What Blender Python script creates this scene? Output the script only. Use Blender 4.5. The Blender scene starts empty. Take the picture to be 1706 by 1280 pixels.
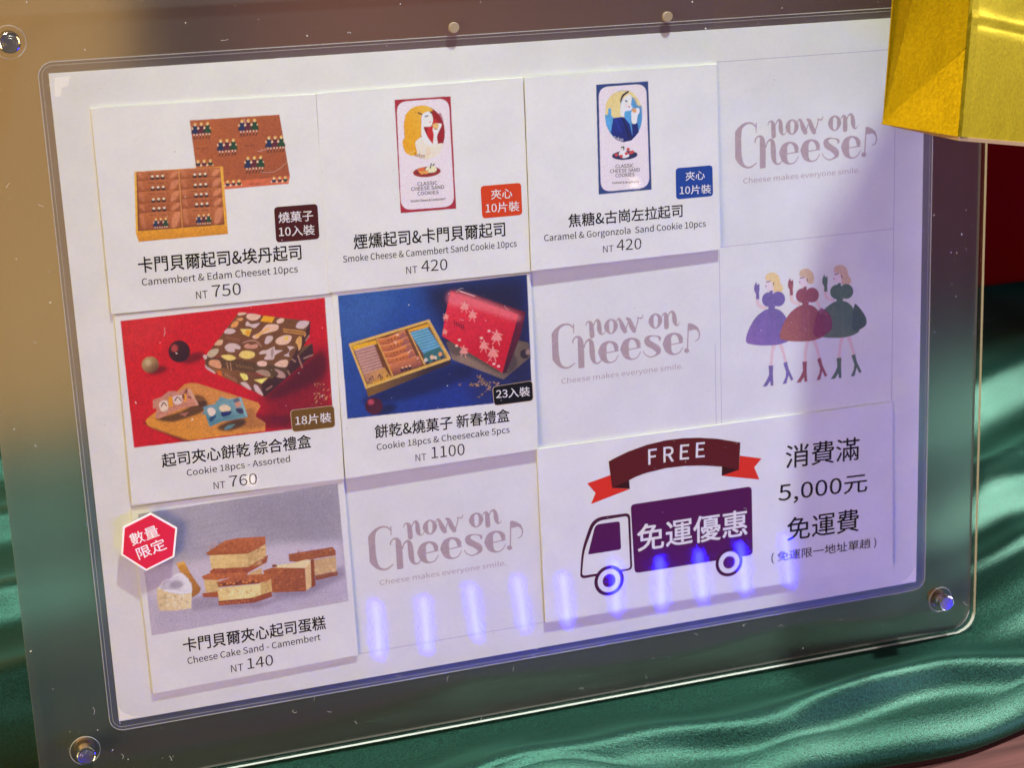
import bpy, bmesh, math, random, os
import numpy as np
from mathutils import Matrix, Vector

R = math.radians
scene = bpy.context.scene
COL = scene.collection
LEAN = R(15)                       # the sign holder leans back 15 degrees
# ------------------------------------------------------------------ camera
cam = bpy.data.objects.new('camera', bpy.data.cameras.new('camera'))
COL.objects.link(cam); scene.camera = cam
cam.data.sensor_width = 36.0
cam.data.lens = 61.71
cam.data.clip_start = 0.01; cam.data.clip_end = 60
cam.matrix_world = Matrix(((0.94696, 0.12056, -0.29788, -0.036018), (-0.31873, 0.4704, -0.82288, -0.456174),
                           (0.04092, 0.87418, 0.48387, 0.401748), (0, 0, 0, 1)))
cam.data.dof.use_dof = True
cam.data.dof.focus_distance = 0.575
cam.data.dof.aperture_fstop = 20
# ------------------------------------------------------------------ world
world = bpy.data.worlds.new('World'); scene.world = world; world.use_nodes = True
wn = world.node_tree
bg = wn.nodes['Background']
bg.inputs[0].default_value = (0.60, 0.53, 0.46, 1); bg.inputs[1].default_value = 0.12
scene.view_settings.view_transform = 'Standard'; scene.view_settings.look = 'None'
scene.view_settings.exposure = 0.0; scene.view_settings.gamma = 1.0
scene.cycles.transparent_max_bounces = 32; scene.cycles.max_bounces = 12
scene.cycles.transmission_bounces = 12; scene.cycles.glossy_bounces = 6
scene.cycles.caustics_refractive = False; scene.cycles.caustics_reflective = False
scene.cycles.sample_clamp_indirect = 4

def lamp(name, kind, loc, target, energy, color, **kw):
    d = bpy.data.lights.new(name, kind); d.energy = energy; d.color = color
    for k, v in kw.items(): setattr(d, k, v)
    o = bpy.data.objects.new(name, d); COL.objects.link(o); o.location = loc
    o.rotation_euler = (Vector(target) - Vector(loc)).to_track_quat('-Z', 'Y').to_euler()
    return o
def bw(u, v, n=0.0):               # board millimetres -> world metres
    v = v + 22.5
    return (u / 1000, (v * math.sin(LEAN) - n * math.cos(LEAN)) / 1000, (v * math.cos(LEAN) + n * math.sin(LEAN)) / 1000)
# the stall's ceiling spot, steeply above the board; the gold bag shades the lower right of the board
lamp('ceiling_spot', 'SPOT', bw(255, 1400, 440), bw(185, 205), 148, (0.90, 1.0, 0.89),
     spot_size=R(26), spot_blend=1.0, shadow_soft_size=0.032)
lamp('side_light', 'AREA', (0.72, -0.30, 0.16), bw(285, 60), 1.3, (0.70, 0.64, 1.0), size=0.22, shape='SQUARE')
lamp('warm_fill', 'AREA', (-0.75, -0.55, 0.16), bw(60, 60), 10.2, (1.0, 0.71, 0.34), size=0.5, shape='SQUARE')  # added fill that warms the left of the board, no particular lamp
lamp('table_fill', 'SPOT', (1.15, 0.10, 0.62), (0.27, -0.05, 0.07), 84, (1.0, 1.0, 0.90), spot_size=R(35), spot_blend=0.5, shadow_soft_size=0.03)  # added spot, brightens the satin and the front of the bag
lamp('backdrop_fill', 'SPOT', (-0.3, -0.9, 1.5), (0.05, 0.26, 0.25), 14, (1.0, 0.88, 0.72), spot_size=R(30), spot_blend=0.8, shadow_soft_size=0.05)  # added spot to lift the boxes and wall behind the holder

# ------------------------------------------------------------------ materials
def lin(c):
    return tuple(((x / 255) / 12.92 if x / 255 <= .04045 else ((x / 255 + .055) / 1.055) ** 2.4) for x in c)
MATS = {}
def mat(name, color=(0.8, 0.8, 0.8), rough=0.5, metal=0.0, **kw):
    if name in MATS: return MATS[name]
    m = bpy.data.materials.new(name); m.use_nodes = True; MATS[name] = m
    b = m.node_tree.nodes['Principled BSDF']
    b.inputs['Base Color'].default_value = (*color, 1); b.inputs['Roughness'].default_value = rough
    b.inputs['Metallic'].default_value = metal
    for k, v in kw.items(): b.inputs[k].default_value = v
    return m
def noise(nt, scale, detail=4, rough=0.6, coord='Object', distort=0.0):
    tc = nt.nodes.new('ShaderNodeTexCoord'); n = nt.nodes.new('ShaderNodeTexNoise')
    n.inputs['Scale'].default_value = scale; n.inputs['Detail'].default_value = detail
    n.inputs['Roughness'].default_value = rough; n.inputs['Distortion'].default_value = distort
    nt.links.new(tc.outputs[coord], n.inputs['Vector']); return n
def ramp(nt, src, p0, c0, p1, c1):
    r = nt.nodes.new('ShaderNodeValToRGB'); e = r.color_ramp.elements
    e[0].position = p0; e[0].color = (*c0, 1); e[1].position = p1; e[1].color = (*c1, 1)
    nt.links.new(src, r.inputs[0]); return r
def bump(nt, src, strength, dist, target):
    b = nt.nodes.new('ShaderNodeBump'); b.inputs['Strength'].default_value = strength; b.inputs['Distance'].default_value = dist
    nt.links.new(src, b.inputs['Height']); nt.links.new(b.outputs[0], target.inputs['Normal']); return b
PAPER = (0.80, 0.80, 0.79)
def paper_material(name, base, art=False):
    m = mat(name, base, 0.62); nt = m.node_tree; b = nt.nodes['Principled BSDF']
    n1 = noise(nt, 900, 5, .7); n2 = noise(nt, 60, 3, .5)
    r = ramp(nt, n1.outputs[0], .3, tuple(x * .94 for x in base), .7, base)
    r2 = ramp(nt, n2.outputs[0], .3, (.925, .925, .93), .7, (1, 1, 1))
    mx = nt.nodes.new('ShaderNodeMixRGB'); mx.blend_type = 'MULTIPLY'; mx.inputs[0].default_value = 1
    nt.links.new(r.outputs[0], mx.inputs[1]); nt.links.new(r2.outputs[0], mx.inputs[2])
    out = mx.outputs[0]
    if art:
        at = nt.nodes.new('ShaderNodeAttribute'); at.attribute_name = 'ink'
        m2 = nt.nodes.new('ShaderNodeMixRGB'); nt.links.new(at.outputs['Alpha'], m2.inputs[0])
        nt.links.new(out, m2.inputs[1])
        gr = noise(nt, 2500, 2, .6); g2 = ramp(nt, gr.outputs[0], .3, (.86, .86, .86), .7, (1.1, 1.1, 1.1))
        m3 = nt.nodes.new('ShaderNodeMixRGB'); m3.blend_type = 'MULTIPLY'; m3.inputs[0].default_value = 1
        nt.links.new(at.outputs['Color'], m3.inputs[1]); nt.links.new(g2.outputs[0], m3.inputs[2])
        nt.links.new(m3.outputs[0], m2.inputs[2]); out = m2.outputs[0]
    nt.links.new(out, b.inputs['Base Color'])
    bump(nt, n1.outputs[0], .12, .0002, b)
    return m
M_SHEET = paper_material('matte_sheet_paper', PAPER)
M_CARD = paper_material('matte_card_paper', (0.83, 0.825, 0.82))
M_ART = paper_material('printed_card_paper', (0.83, 0.825, 0.82), True)
M_ARTS = paper_material('printed_sheet_paper', PAPER, True)
M_EDGE = mat('cut_card_edge', (.88, .88, .84), .7)
def ink(name, c, k=1.0): return mat(name, tuple(x * k for x in lin(c)), .85, **{'Specular IOR Level': .15})
M_INK = {'ink': ink('black_ink', (24, 20, 24)), 'grey': ink('dark_grey_ink', (48, 43, 47)), 'dark': ink('package_text_ink', (60, 48, 54)),
         'white': ink('white_ink', (232, 228, 232)), 'brown': ink('brown_ink', (150, 90, 60)), 'logo': ink('pale_mauve_ink', (184, 166, 170)),
         'plum': ink('plum_ink', (82, 14, 78), 1.0), 'plumdark': ink('dark_plum_ink', (70, 12, 50)), 'cream': M_CARD}
def acrylic(name, rough, tint=(.985, .99, .99), haze=0.0, hazecol=(.8, .8, .85), ior=1.49):
    m = bpy.data.materials.new(name); m.use_nodes = True; nt = m.node_tree; nt.nodes.clear()
    o = nt.nodes.new('ShaderNodeOutputMaterial'); t = nt.nodes.new('ShaderNodeBsdfTransparent'); t.inputs[0].default_value = (*tint, 1)
    g = nt.nodes.new('ShaderNodeBsdfGlossy'); g.inputs['Roughness'].default_value = rough; g.inputs[0].default_value = (1, 1, 1, 1)
    ge = nt.nodes.new('ShaderNodeNewGeometry'); mr = nt.nodes.new('ShaderNodeMapRange')
    mr.inputs['To Min'].default_value = ior; mr.inputs['To Max'].default_value = 1 / ior
    nt.links.new(ge.outputs['Backfacing'], mr.inputs['Value'])
    fr = nt.nodes.new('ShaderNodeFresnel'); nt.links.new(mr.outputs[0], fr.inputs['IOR'])
    mx = nt.nodes.new('ShaderNodeMixShader'); nt.links.new(fr.outputs[0], mx.inputs[0])
    nt.links.new(t.outputs[0], mx.inputs[1]); nt.links.new(g.outputs[0], mx.inputs[2])
    out = mx.outputs[0]
    if haze:
        d = nt.nodes.new('ShaderNodeBsdfDiffuse'); d.inputs[0].default_value = (*hazecol, 1)
        nz = noise(nt, 35, 4, .6); rp = ramp(nt, nz.outputs[0], .3, (haze * .7,) * 3, .75, (haze * 1.3,) * 3)
        m2 = nt.nodes.new('ShaderNodeMixShader'); nt.links.new(rp.outputs[0], m2.inputs[0])
        nt.links.new(out, m2.inputs[1]); nt.links.new(d.outputs[0], m2.inputs[2]); out = m2.outputs[0]
    nt.links.new(out, o.inputs[0]); return m
M_FRONT = acrylic('clear_acrylic', 0.03)
def back_acrylic():
    m = bpy.data.materials.new('hazy_acrylic'); m.use_nodes = True; nt = m.node_tree; nt.nodes.clear()
    o = nt.nodes.new('ShaderNodeOutputMaterial'); r = nt.nodes.new('ShaderNodeBsdfRefraction')
    r.inputs['IOR'].default_value = 1.18; r.inputs['Roughness'].default_value = .62; r.inputs[0].default_value = (.95, .95, .94, 1)
    t = nt.nodes.new('ShaderNodeBsdfTransparent'); t.inputs[0].default_value = (.95, .96, .95, 1)
    mx = nt.nodes.new('ShaderNodeMixShader'); mx.inputs[0].default_value = .82
    nt.links.new(t.outputs[0], mx.inputs[1]); nt.links.new(r.outputs[0], mx.inputs[2])
    d = nt.nodes.new('ShaderNodeBsdfDiffuse'); d.inputs[0].default_value = (.75, .74, .78, 1)
    m2 = nt.nodes.new('ShaderNodeMixShader'); m2.inputs[0].default_value = .05
    nt.links.new(mx.outputs[0], m2.inputs[1]); nt.links.new(d.outputs[0], m2.inputs[2]); nt.links.new(m2.outputs[0], o.inputs[0])
    return m
M_BACK = back_acrylic()
def edge_acrylic():
    m = mat('lit_acrylic_edge', (.93, .94, .90), .15)  # near-white colour paints in the light caught along the clear edges
    b = m.node_tree.nodes['Principled BSDF']; b.inputs['Transmission Weight'].default_value = .2; b.inputs['IOR'].default_value = 1.3
    return m
M_ACEDGE = edge_acrylic()
M_CHROME = mat('chrome', (.78, .76, .72), .12, 1.0)
M_CHROMEDARK = mat('turned_screw_face', (.46, .43, .40), .34, 1.0)
M_RUBBER = mat('clear_plastic_washer', (.8, .8, .78), .2)
M_RUBBER.node_tree.nodes['Principled BSDF'].inputs['Transmission Weight'].default_value = .85

# ------------------------------------------------------------------ helpers
BM = Matrix.Rotation(math.pi / 2 - LEAN, 4, 'X')      # board frame: x = u, y = v (up the board), z = n (towards the viewer)
def base_matrix(): return BM @ Matrix.Translation((0, .0225, 0))
def tag(o, label=None, cat=None, group=None, kind=None):
    for k, v in (('label', label), ('category', cat), ('group', group), ('kind', kind)):
        if v: o[k] = v
    return o
def link(name, me, parent=None, mw=None, loc=None):
    o = bpy.data.objects.new(name, me); COL.objects.link(o)
    if parent: o.parent = parent
    if mw is not None: o.matrix_world = mw
    if loc is not None: o.location = loc
    return o
def empty(name, mw, parent=None):
    o = bpy.data.objects.new(name, None); COL.objects.link(o); o.empty_display_size = .02
    o.matrix_world = mw
    return o
def mesh(name, verts, faces, mats, mi=None, smooth=False):
    me = bpy.data.meshes.new(name); me.from_pydata([tuple(v) for v in verts], [], faces)
    for m in (mats if isinstance(mats, list) else [mats]): me.materials.append(m)
    if mi: me.polygons.foreach_set('material_index', mi)
    if smooth: me.polygons.foreach_set('use_smooth', [True] * len(me.polygons))
    me.update(); return me
def mm(p, z=0.0): return (p[0] / 1000, p[1] / 1000, z / 1000)
def ccw(pts):
    a = sum(pts[i - 1][0] * pts[i][1] - pts[i][0] * pts[i - 1][1] for i in range(len(pts)))
    return list(pts) if a > 0 else list(pts)[::-1]
def slab(name, pts, z0, z1, mats, bevel=0.0, seg=1):
    """solid from an outline in board millimetres; slot 0 faces, slot 1 sides"""
    pts = ccw(pts); n = len(pts); bm = bmesh.new()
    lo = [bm.verts.new(mm(p, z0)) for p in pts]; hi = [bm.verts.new(mm(p, z1)) for p in pts]
    bm.faces.new(lo[::-1]); top = bm.faces.new(hi)
    for i in range(n):
        f = bm.faces.new((lo[i - 1], lo[i], hi[i], hi[i - 1])); f.material_index = 1 if len(mats) > 1 else 0
    if bevel:
        es = [e for e in bm.edges if abs(e.verts[0].co.z - e.verts[1].co.z) < 1e-9]
        bmesh.ops.bevel(bm, geom=es, offset=bevel / 1000, segments=seg, affect='EDGES', profile=.5, material=1 if len(mats) > 1 else -1)
    me = bpy.data.meshes.new(name); bm.to_mesh(me); bm.free()
    for m in mats: me.materials.append(m)
    return me
def rrect(x0, y0, x1, y1, r, k=8):
    o = []
    for cx, cy, a0 in ((x1 - r, y0 + r, -90), (x1 - r, y1 - r, 0), (x0 + r, y1 - r, 90), (x0 + r, y0 + r, 180)):
        for i in range(k + 1):
            a = R(a0 + 90 * i / k); o.append((cx + r * math.cos(a), cy + r * math.sin(a)))
    return o
def round_poly(pts, r):
    q = [np.array(p, float) for p in pts]; o = []; n = len(q)
    for i in range(n):
        a, b, c = q[i - 1], q[i], q[(i + 1) % n]
        u = (a - b) / np.linalg.norm(a - b); v = (c - b) / np.linalg.norm(c - b)
        for t in np.linspace(0, 1, 7): o.append(tuple(b + u * r * (1 - t) ** 2 + v * r * t ** 2))
    return o

# ------------------------------------------------------------------ the printed artwork
# Each picture on the board is traced in image pixels of enlarged crops; REG gives, in millimetres on the board,
# where the pixels (0,0) (1000,0) (1000,1000) (0,1000) of each crop lie.
REG = {
    1: [(10.124, 206.124), (63.877, 202.375), (59.358, 147.046), (4.471, 152.608)],
    2:[(79.961, 206.778), (138.123, 202.902), (135.311, 145.339), (75.807, 151.176)],
    3:[(147.051, 206.112), (207.936, 202.179), (206.893, 144.076), (144.528, 150.005)],
    5:[(10.844, 143.846), (61.864, 138.433), (57.535, 84.523), (5.495, 91.652)],
    6:[(79.228, 144.413), (135.889, 138.651), (133.095, 80.993), (75.161, 88.714)],
    7:[(4.961, 86.45), (64.819, 78.065), (59.783, 12.681), (-1.484, 23.562)],
    8:[(78.888, 84.363), (140.526, 76.014), (137.605, 11.448), (74.457, 22.231)],
    9:[(146.234, 92.211), (215.799, 83.428), (214.834, 13.266), (143.331, 24.916)],
    10:[(222.221, 86.993), (293.696, 78.131), (295.009, 8.763), (221.484, 20.427)],
    11:[(218.255, 138.646), (269.027, 133.704), (269.448, 85.878), (217.65, 92.176)],
    12:[(143.981, 137.828), (197.94, 132.341), (196.789, 79.321), (141.671, 86.469)],
    21:[(17.75, 139.317), (46.828, 136.167), (44.199, 105.839), (14.792, 109.539)],
    22:[(38.119, 137.111), (64.866, 134.214), (62.692, 106.654), (35.667, 110.006)],
    23:[(19.184, 116.065), (41.192, 113.387), (39.155, 90.301), (16.96, 93.3)],
    24:[(84.004, 128.184), (109.069, 125.414), (107.563, 100.181), (82.253, 103.333)],
    25:[(116.891, 136.597), (149.33, 133.227), (147.965, 101.175), (115.112, 105.159)],
    26:[(21.79, 198.14), (54.502, 195.722), (51.659, 162.502), (18.531, 165.583)],
    107: [(4.683, 87.544), (64.134, 79.216), (59.132, 14.276), (-1.718, 25.083)],
}
def homography(dst):
    src = [(0, 0), (1000, 0), (1000, 1000), (0, 1000)]; A = []
    for (x, y), (u, v) in zip(src, dst):
        A.append([x, y, 1, 0, 0, 0, -u * x, -u * y, -u]); A.append([0, 0, 0, x, y, 1, -v * x, -v * y, -v])
    return np.linalg.svd(np.array(A, float))[2][-1].reshape(3, 3)
HM = {k: homography(v) for k, v in REG.items()}
def B(z, p, n=0.0):  # image pixel p of crop z -> board millimetres
    v = HM[107 if n else z] @ np.array([p[0], p[1], 1.0]); return (v[0] / v[2], v[1] / v[2])
def r2(v): return tuple(float(a) for a in v)
def sc(z, p):
    a = B(z, p); b = B(z, (p[0] + 1, p[1] + 1)); return math.hypot(a[0] - b[0], a[1] - b[1]) / 1.41421
def ell(cx, cy, rx, ry, rot=0, n=28):
    t = np.linspace(0, 2 * np.pi, n, endpoint=False); c, s = math.cos(R(rot)), math.sin(R(rot))
    return [(cx + rx * math.cos(a) * c - ry * math.sin(a) * s, cy + rx * math.cos(a) * s + ry * math.sin(a) * c) for a in t]
def cr(pts, k=5):
    P_ = [np.array(p, float) for p in pts]; n = len(P_); o = []
    for i in range(n):
        a, b, c, d = P_[i - 1], P_[i], P_[(i + 1) % n], P_[(i + 2) % n]
        for j in range(k):
            t = j / k; o.append(tuple(.5 * ((2 * b) + (c - a) * t + (2 * a - 5 * b + 4 * c - d) * t * t + (3 * b - a - 3 * c + d) * t ** 3)))
    return o
class Pic:
    """a list of printed shapes: p polygon, e ellipse, k stroke of varying width"""
    def __init__(s, z): s.z = z; s.L = []
    def p(s, col, pts, sm=0, g=None, f=0, o=1, z=None):
        z = z or s.z
        if sm: pts = cr(pts, 4)
        s.L.append(('p', [B(z, a) for a in pts], col, None if g is None else (g[0], B(z, g[1]), B(z, g[2])), f * sc(z, pts[0]), o)); return s
    def e(s, col, cx, cy, rx, ry, rot=0, g=None, f=0, o=1, z=None): return s.p(col, ell(cx, cy, rx, ry, rot), 0, g, f, o, z)
    def k(s, col, pts, f=0, o=1, z=None):
        z = z or s.z; w = sc(z, pts[0][:2])
        s.L.append(('k', [B(z, a[:2]) + (a[2] * w,) for a in pts], col, None, f * w, o)); return s
def lettering(card, name, s, z, l, r, h, m, w=0, n=0):
    a = B(z, l, n); b = B(z, r, n); mx, my = (l[0] + r[0]) / 2, (l[1] + r[1]) / 2
    TEXTS.append((card, name, s, a, b, abs(B(z, (mx, my - h), n)[1] - B(z, (mx, my), n)[1]), m, w))
def poly(z, pts, n=0): return [B(z, a, n) for a in pts]
hz = 1
A = {}
# ---- card 1 picture : orange lid and open box, zoom 26
p=Pic(26)
def girls(p,x,y,w,z=None,heads=False):
    u=w/190
    for i,c in enumerate([(32,45,78),(92,32,45),(30,66,42)]):
        cx=x-58*u+i*57*u; cy=y-(4*i*u)
        if not heads:
            for dx in(-12,14):
                p.k((235,215,195),[(cx+dx*u,cy+32*u,9*u),(cx+(dx+4)*u,cy+52*u,8*u)])
                p.k((40,25,25),[(cx+(dx+6)*u,cy+60*u,9*u),(cx+(dx+2)*u,cy+80*u,8*u),(cx+(dx-6)*u,cy+84*u,6*u)])
            p.p(c,[(cx-8*u,cy-25*u),(cx+14*u,cy-25*u),(cx+38*u,cy+25*u),(cx+25*u,cy+36*u),(cx-25*u,cy+36*u),(cx-36*u,cy+22*u)],1)
        p.e(c,cx,cy-25*u,22*u,16*u)
        p.k((235,205,170),[(cx-30*u,cy-20*u,9*u),(cx-24*u,cy-10*u,12*u)])
        p.k((235,205,170),[(cx+22*u,cy-14*u,9*u),(cx+26*u,cy-8*u,9*u)])
        p.e((238,205,150),cx,cy-50*u,13*u,15*u)
        p.e((230,170,70),cx+5*u,cy-56*u,9*u,10*u)
def tiny(p,x,y,w,c=(60,25,20),ang=-.02):
    for i in range(9):
        xx=x-w/2+w*i/9
        if i%4==3: continue
        p.k(c,[(xx,y+(i-4)*w*ang/4-5,5),(xx+w/14,y+(i-4)*w*ang/4+5,6)],o=.8)
p.p((172,92,50),[(580,112),(1408,57),(1505,625),(1500,645),(900,690),(640,560)],g=((160,82,46),(700,200),(1400,620)),f=1)
p.p((206,104,66),[(898,678),(1500,632),(1492,700),(905,752)])
p.p((190,110,70),[(580,112),(1408,57),(1410,64),(582,120)],o=.5)
girls(p,688,200,190);girls(p,1122,170,195);girls(p,926,355,195);girls(p,1370,325,190);girls(p,1178,515,195)
girls(p,715,545,190,heads=True)
for gx,gy in((985,728),(1412,695)): girls(p,gx,gy,175,heads=True)
p.p((196,98,62),[(1505,600),(1506,640),(1492,702),(1480,705),(1490,640)],o=.6)
tiny(p,700,372,110);tiny(p,1150,343,120);tiny(p,1190,700,110)
p.p((222,150,36),[(70,588),(885,538),(935,1165),(112,1238),(85,1160)],g=((230,160,45),(80,600),(900,1180)))
p.p((238,178,66),[(85,1140),(912,1078),(918,1092),(90,1156)])
p.p((120,62,32),[(88,592),(862,548),(905,1078),(102,1140)])
for col,(x0,x1,ys,xo) in enumerate([(95,478,[585,668,770,880,965],5),(488,868,[560,650,745,835,925],6)]):
    for i,y in enumerate(ys):
        yb=(ys[i+1]+12) if i<4 else (1135 if col==0 else 1100)
        xl=x0+xo*i;xr=x1+xo*i-2
        c=[(190,112,66),(182,104,58),(188,108,60),(180,100,55),(186,108,58)][i]
        p.p(c,[(xl,y+10),(xl+60,y+2),(xr-60,y-14),(xr,y-6),(xr+3,yb-25),(xl+6,yb)],g=((150,78,40),(xl,y),(xl+10,yb+10)))
        p.p((215,140,100),[(xr-70,y+25),(xr-20,y-5),(xr,y+5),(xr-30,yb-50),(xr-80,yb-30)],1,f=12,o=.75)
        p.p((205,130,90),[(xl+5,y+20),(xl+35,y+10),(xl+60,yb-30),(xl+30,yb-40)],1,f=10,o=.5)
        p.k((90,45,25),[(xl,yb-8,5),(xl+120,yb-14,6),(xr,yb-28,5)],f=4,o=.7)
        tiny(p,(xl+xr)/2,y+20,190)
        if i<4:
            for j in range(3):
                p.e((55,30,30),(xl+xr)/2-50+48*j,yb-32-3*j,20,16)
                p.e((238,215,190),(xl+xr)/2-50+48*j,yb-48-3*j,13,11)
        else: girls(p,(xl+xr)/2+10,yb-65,150,heads=False)
p.k((215,150,80),[(480,565,10),(512,1105,8)],f=2)
p.p((222,152,38),[(98,1142),(908,1080),(935,1165),(112,1238)],g=((205,135,28),(500,1110),(510,1210)))
p.p((236,172,60),[(862,548),(888,538),(912,1080),(905,1085)])
p.p((236,176,60),[(70,588),(88,592),(104,1142),(85,1160)])
A['gift_box']=p
# ---- card 2 package
def pack(z,outer,inner,rimc):
    p=Pic(z);p.p(rimc,outer)
    # inner rounded
    q=[np.array(a,float) for a in inner];o=[]
    for i in range(4):
        a,b,c=q[i-1],q[i],q[(i+1)%4]
        u=(a-b)/np.linalg.norm(a-b);v=(c-b)/np.linalg.norm(c-b);r=62
        for t in np.linspace(0,1,9):
            o.append(tuple(b+u*r*(1-t)**2+v*r*t**2))
    p.p((232,218,226),o);return p
p=pack(2,[(452,187),(766,166),(797,798),(486,824)],[(463,198),(756,177),(787,786),(489,808)],(165,34,50))
p.e((150,24,28),620,370,114,148,-3)
p.p((190,36,36),[(640,330),(690,300),(670,440),(640,420)],1)
p.p((238,220,205),[(565,425),(600,395),(650,440),(720,430),(722,455),(700,492),(655,516),(600,514),(568,490)],1)
p.p((232,205,170),[(640,430),(655,470),(645,515),(625,516),(628,470)],1,o=.5,f=4)
p.p((236,164,22),[(520,262),(560,228),(620,218),(665,240),(655,254),(612,266),(600,300),(606,350),(598,395),(568,425),(578,490),(545,500),(512,480),(496,425),(510,392),(504,340),(510,290)],1,g=((240,180,60),(520,300),(620,240)))
p.p((246,232,234),[(606,272),(640,252),(658,262),(668,300),(656,335),(628,338),(616,345),(640,400),(668,440),(640,445),(605,400),(603,330)],1)
p.k((90,50,50),[(586,260,8),(604,268,8)]);p.k((90,50,50),[(655,255,10),(662,262,8)])
p.k((90,100,140),[(626,280,9),(640,276,6)]);p.k((200,60,60),[(648,312,5),(654,310,4)])
p.p((244,228,226),[(668,442),(672,385),(666,352),(680,322),(712,320),(716,332),(702,362),(690,395),(694,436)],1)
p.p((225,180,110),[(664,330),(686,316),(700,334),(682,354)],1);p.k((120,60,40),[(676,350,4),(694,352,4)])
p.p((150,24,28),[(690,280),(712,262),(730,330),(728,400),(712,430),(700,400),(718,330)],1,o=.7)
p.e((152,44,38),633,592,78,29,-5);p.e((120,30,30),633,588,62,20,-5)
p.p((240,226,190),[(625,575),(655,556),(688,572),(680,592),(640,596)],1);p.p((232,160,80),[(585,590),(640,582),(642,602),(600,606)])
p.p((222,110,60),[(580,578),(612,566),(622,580),(590,590)],1)
p.k((50,80,60),[(652,570,7),(658,545,6)]);p.k((50,80,60),[(668,555,8),(674,548,6)])
A['package_red']=p
p=pack(3,[(447,172),(748,152),(764,778),(459,806)],[(461,186),(737,166),(752,766),(471,792)],(36,62,120))
p.e((84,160,215),605,353,107,150,-2)
p.p((228,204,136),[(500,330),(508,272),(545,225),(600,206),(655,216),(692,262),(706,300),(680,290),(655,245),(640,232),(596,262),(588,300),(604,340),(600,362),(545,364),(508,358)],1,g=((236,214,150),(520,250),(640,350)))
p.p((84,160,215),[(496,350),(515,345),(517,310),(532,308),(534,348),(548,366),(530,440),(505,410)],0)
p.p((242,234,242),[(602,258),(636,228),(652,245),(648,290),(656,300),(646,320),(612,328),(608,362),(590,352),(588,300)],1)
p.k((50,45,55),[(588,272,6),(600,238,12),(632,212,10)]);p.k((40,45,75),[(618,265,9),(624,270,7)]);p.k((170,60,60),[(636,300,7),(639,301,6)])
p.e((245,205,205),622,292,12,12,f=5,o=.7)
p.p((66,132,190),[(655,250),(672,252),(690,290),(712,300),(700,420),(655,440),(640,400),(668,330)],1,o=.6)
p.p((24,44,130),[(545,366),(590,358),(612,364),(640,400),(656,470),(652,398),(686,395),(692,446),(650,494),(600,505),(560,490),(530,452)],0,g=((20,32,100),(560,380),(640,490)))
p.k((14,22,70),[(600,362,10),(640,480,14)],f=4);p.k((40,60,160),[(560,380,12),(590,440,12)],f=8,o=.6)
p.p((242,234,242),[(654,394),(650,350),(654,322),(690,306),(698,328),(686,352),(678,394)],1)
p.p((216,160,110),[(652,322),(664,306),(680,318),(672,336)],1)
p.e((30,40,80),610,580,74,26,-4);p.p((244,238,236),[(575,572),(600,548),(622,560),(636,585),(600,596)],1)
for a,b in((562,578),(590,585),(630,545),(645,565),(620,570),(655,560)): p.e((205,70,70),a,b,10,9)
p.k((60,90,60),[(592,535,8),(604,532,8),(604,548,6)])
A['package_blue']=p
# ---- card 4 picture
p=Pic(5)
p.p((204,18,26),[(73,200),(1313,58),(1367,828),(157,970)],g=((196,12,24),(200,250),(700,800)))
p.p((205,60,60),[(73,200),(420,160),(300,300),(90,420)],1,f=90,o=.35)
p.p((110,6,24),[(900,640),(1100,500),(1330,320),(1350,700),(1365,828),(1100,850),(950,790)],f=70,o=.8)
p.p((60,4,22),[(860,760),(1110,780),(1110,850),(960,860)],f=25,o=.7)
p.e((60,5,10),515,425,75,30,-20,f=18,o=.75);p.e((44,12,18),430,385,66,67,g=((60,18,22),(470,440),(390,340)))
p.e((190,70,66),402,366,20,22,f=9,o=.85)
p.e((70,5,10),300,500,60,25,-15,f=15,o=.75);p.e((168,132,84),255,466,52,50,g=((90,50,40),(240,450),(290,505)))
p.e((205,185,150),240,452,20,18,f=14,o=.7)
# lower box then upper box (zoom 22)
z=22
p.p((40,8,16),[(780,1140),(1050,920),(1370,640),(1500,640),(1480,900),(1000,1150)],1,z=z,f=60,o=.7)
p.p((128,84,42),[(70,700),(270,780),(850,915),(750,1130),(270,900),(80,790)],z=z,g=((96,52,34),(300,800),(760,1050)))
p.p((60,30,28),[(750,1130),(745,1000),(850,915),(1340,510),(1355,640),(780,1145)],z=z)
p.p((104,76,40),[(810,910),(1210,560),(1340,510),(1100,720),(860,930)],z=z)
p.p((118,70,40),[(90,650),(470,150),(1320,250),(1240,440),(1040,800),(440,700)],z=z,g=((112,70,34),(300,300),(900,700)))
p.p((92,60,34),[(70,655),(440,700),(1045,795),(1025,925),(80,770)],z=z,g=((84,60,28),(100,700),(900,850)))
p.p((66,34,28),[(1040,800),(1320,250),(1305,430),(1150,690),(1025,925)],z=z)
cr_=(226,184,160);wh=(206,180,176);ye=(232,160,24);lt=(232,200,110)
def q(c,pts,sm=1,o=1): p.p(c,pts,sm,z=z,o=o)
q(cr_,[(470,150),(560,150),(540,170),(470,182)]);q((216,150,100),[(440,225),(500,208),(525,225),(490,248)])
q(cr_,[(560,200),(590,160),(725,180),(700,225),(640,242),(590,230)]);q(ye,[(765,185),(900,200),(860,268),(725,250)],0)
q(cr_,[(915,250),(960,215),(1008,225),(990,262),(940,278)]);q(wh,[(1145,320),(1190,250),(1290,250),(1290,290),(1230,340)])
q(wh,[(550,300),(570,250),(620,285),(720,270),(660,330),(600,310)]);q((220,150,80),[(375,315),(420,250),(470,260),(440,320)])
q(lt,[(485,340),(625,345),(590,432),(520,400)],0);q(ye,[(560,355),(610,365),(585,420),(545,395)])
q(cr_,[(635,425),(720,380),(790,300),(850,285),(935,295),(930,350),(850,380),(740,410),(690,455),(640,450)])
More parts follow.
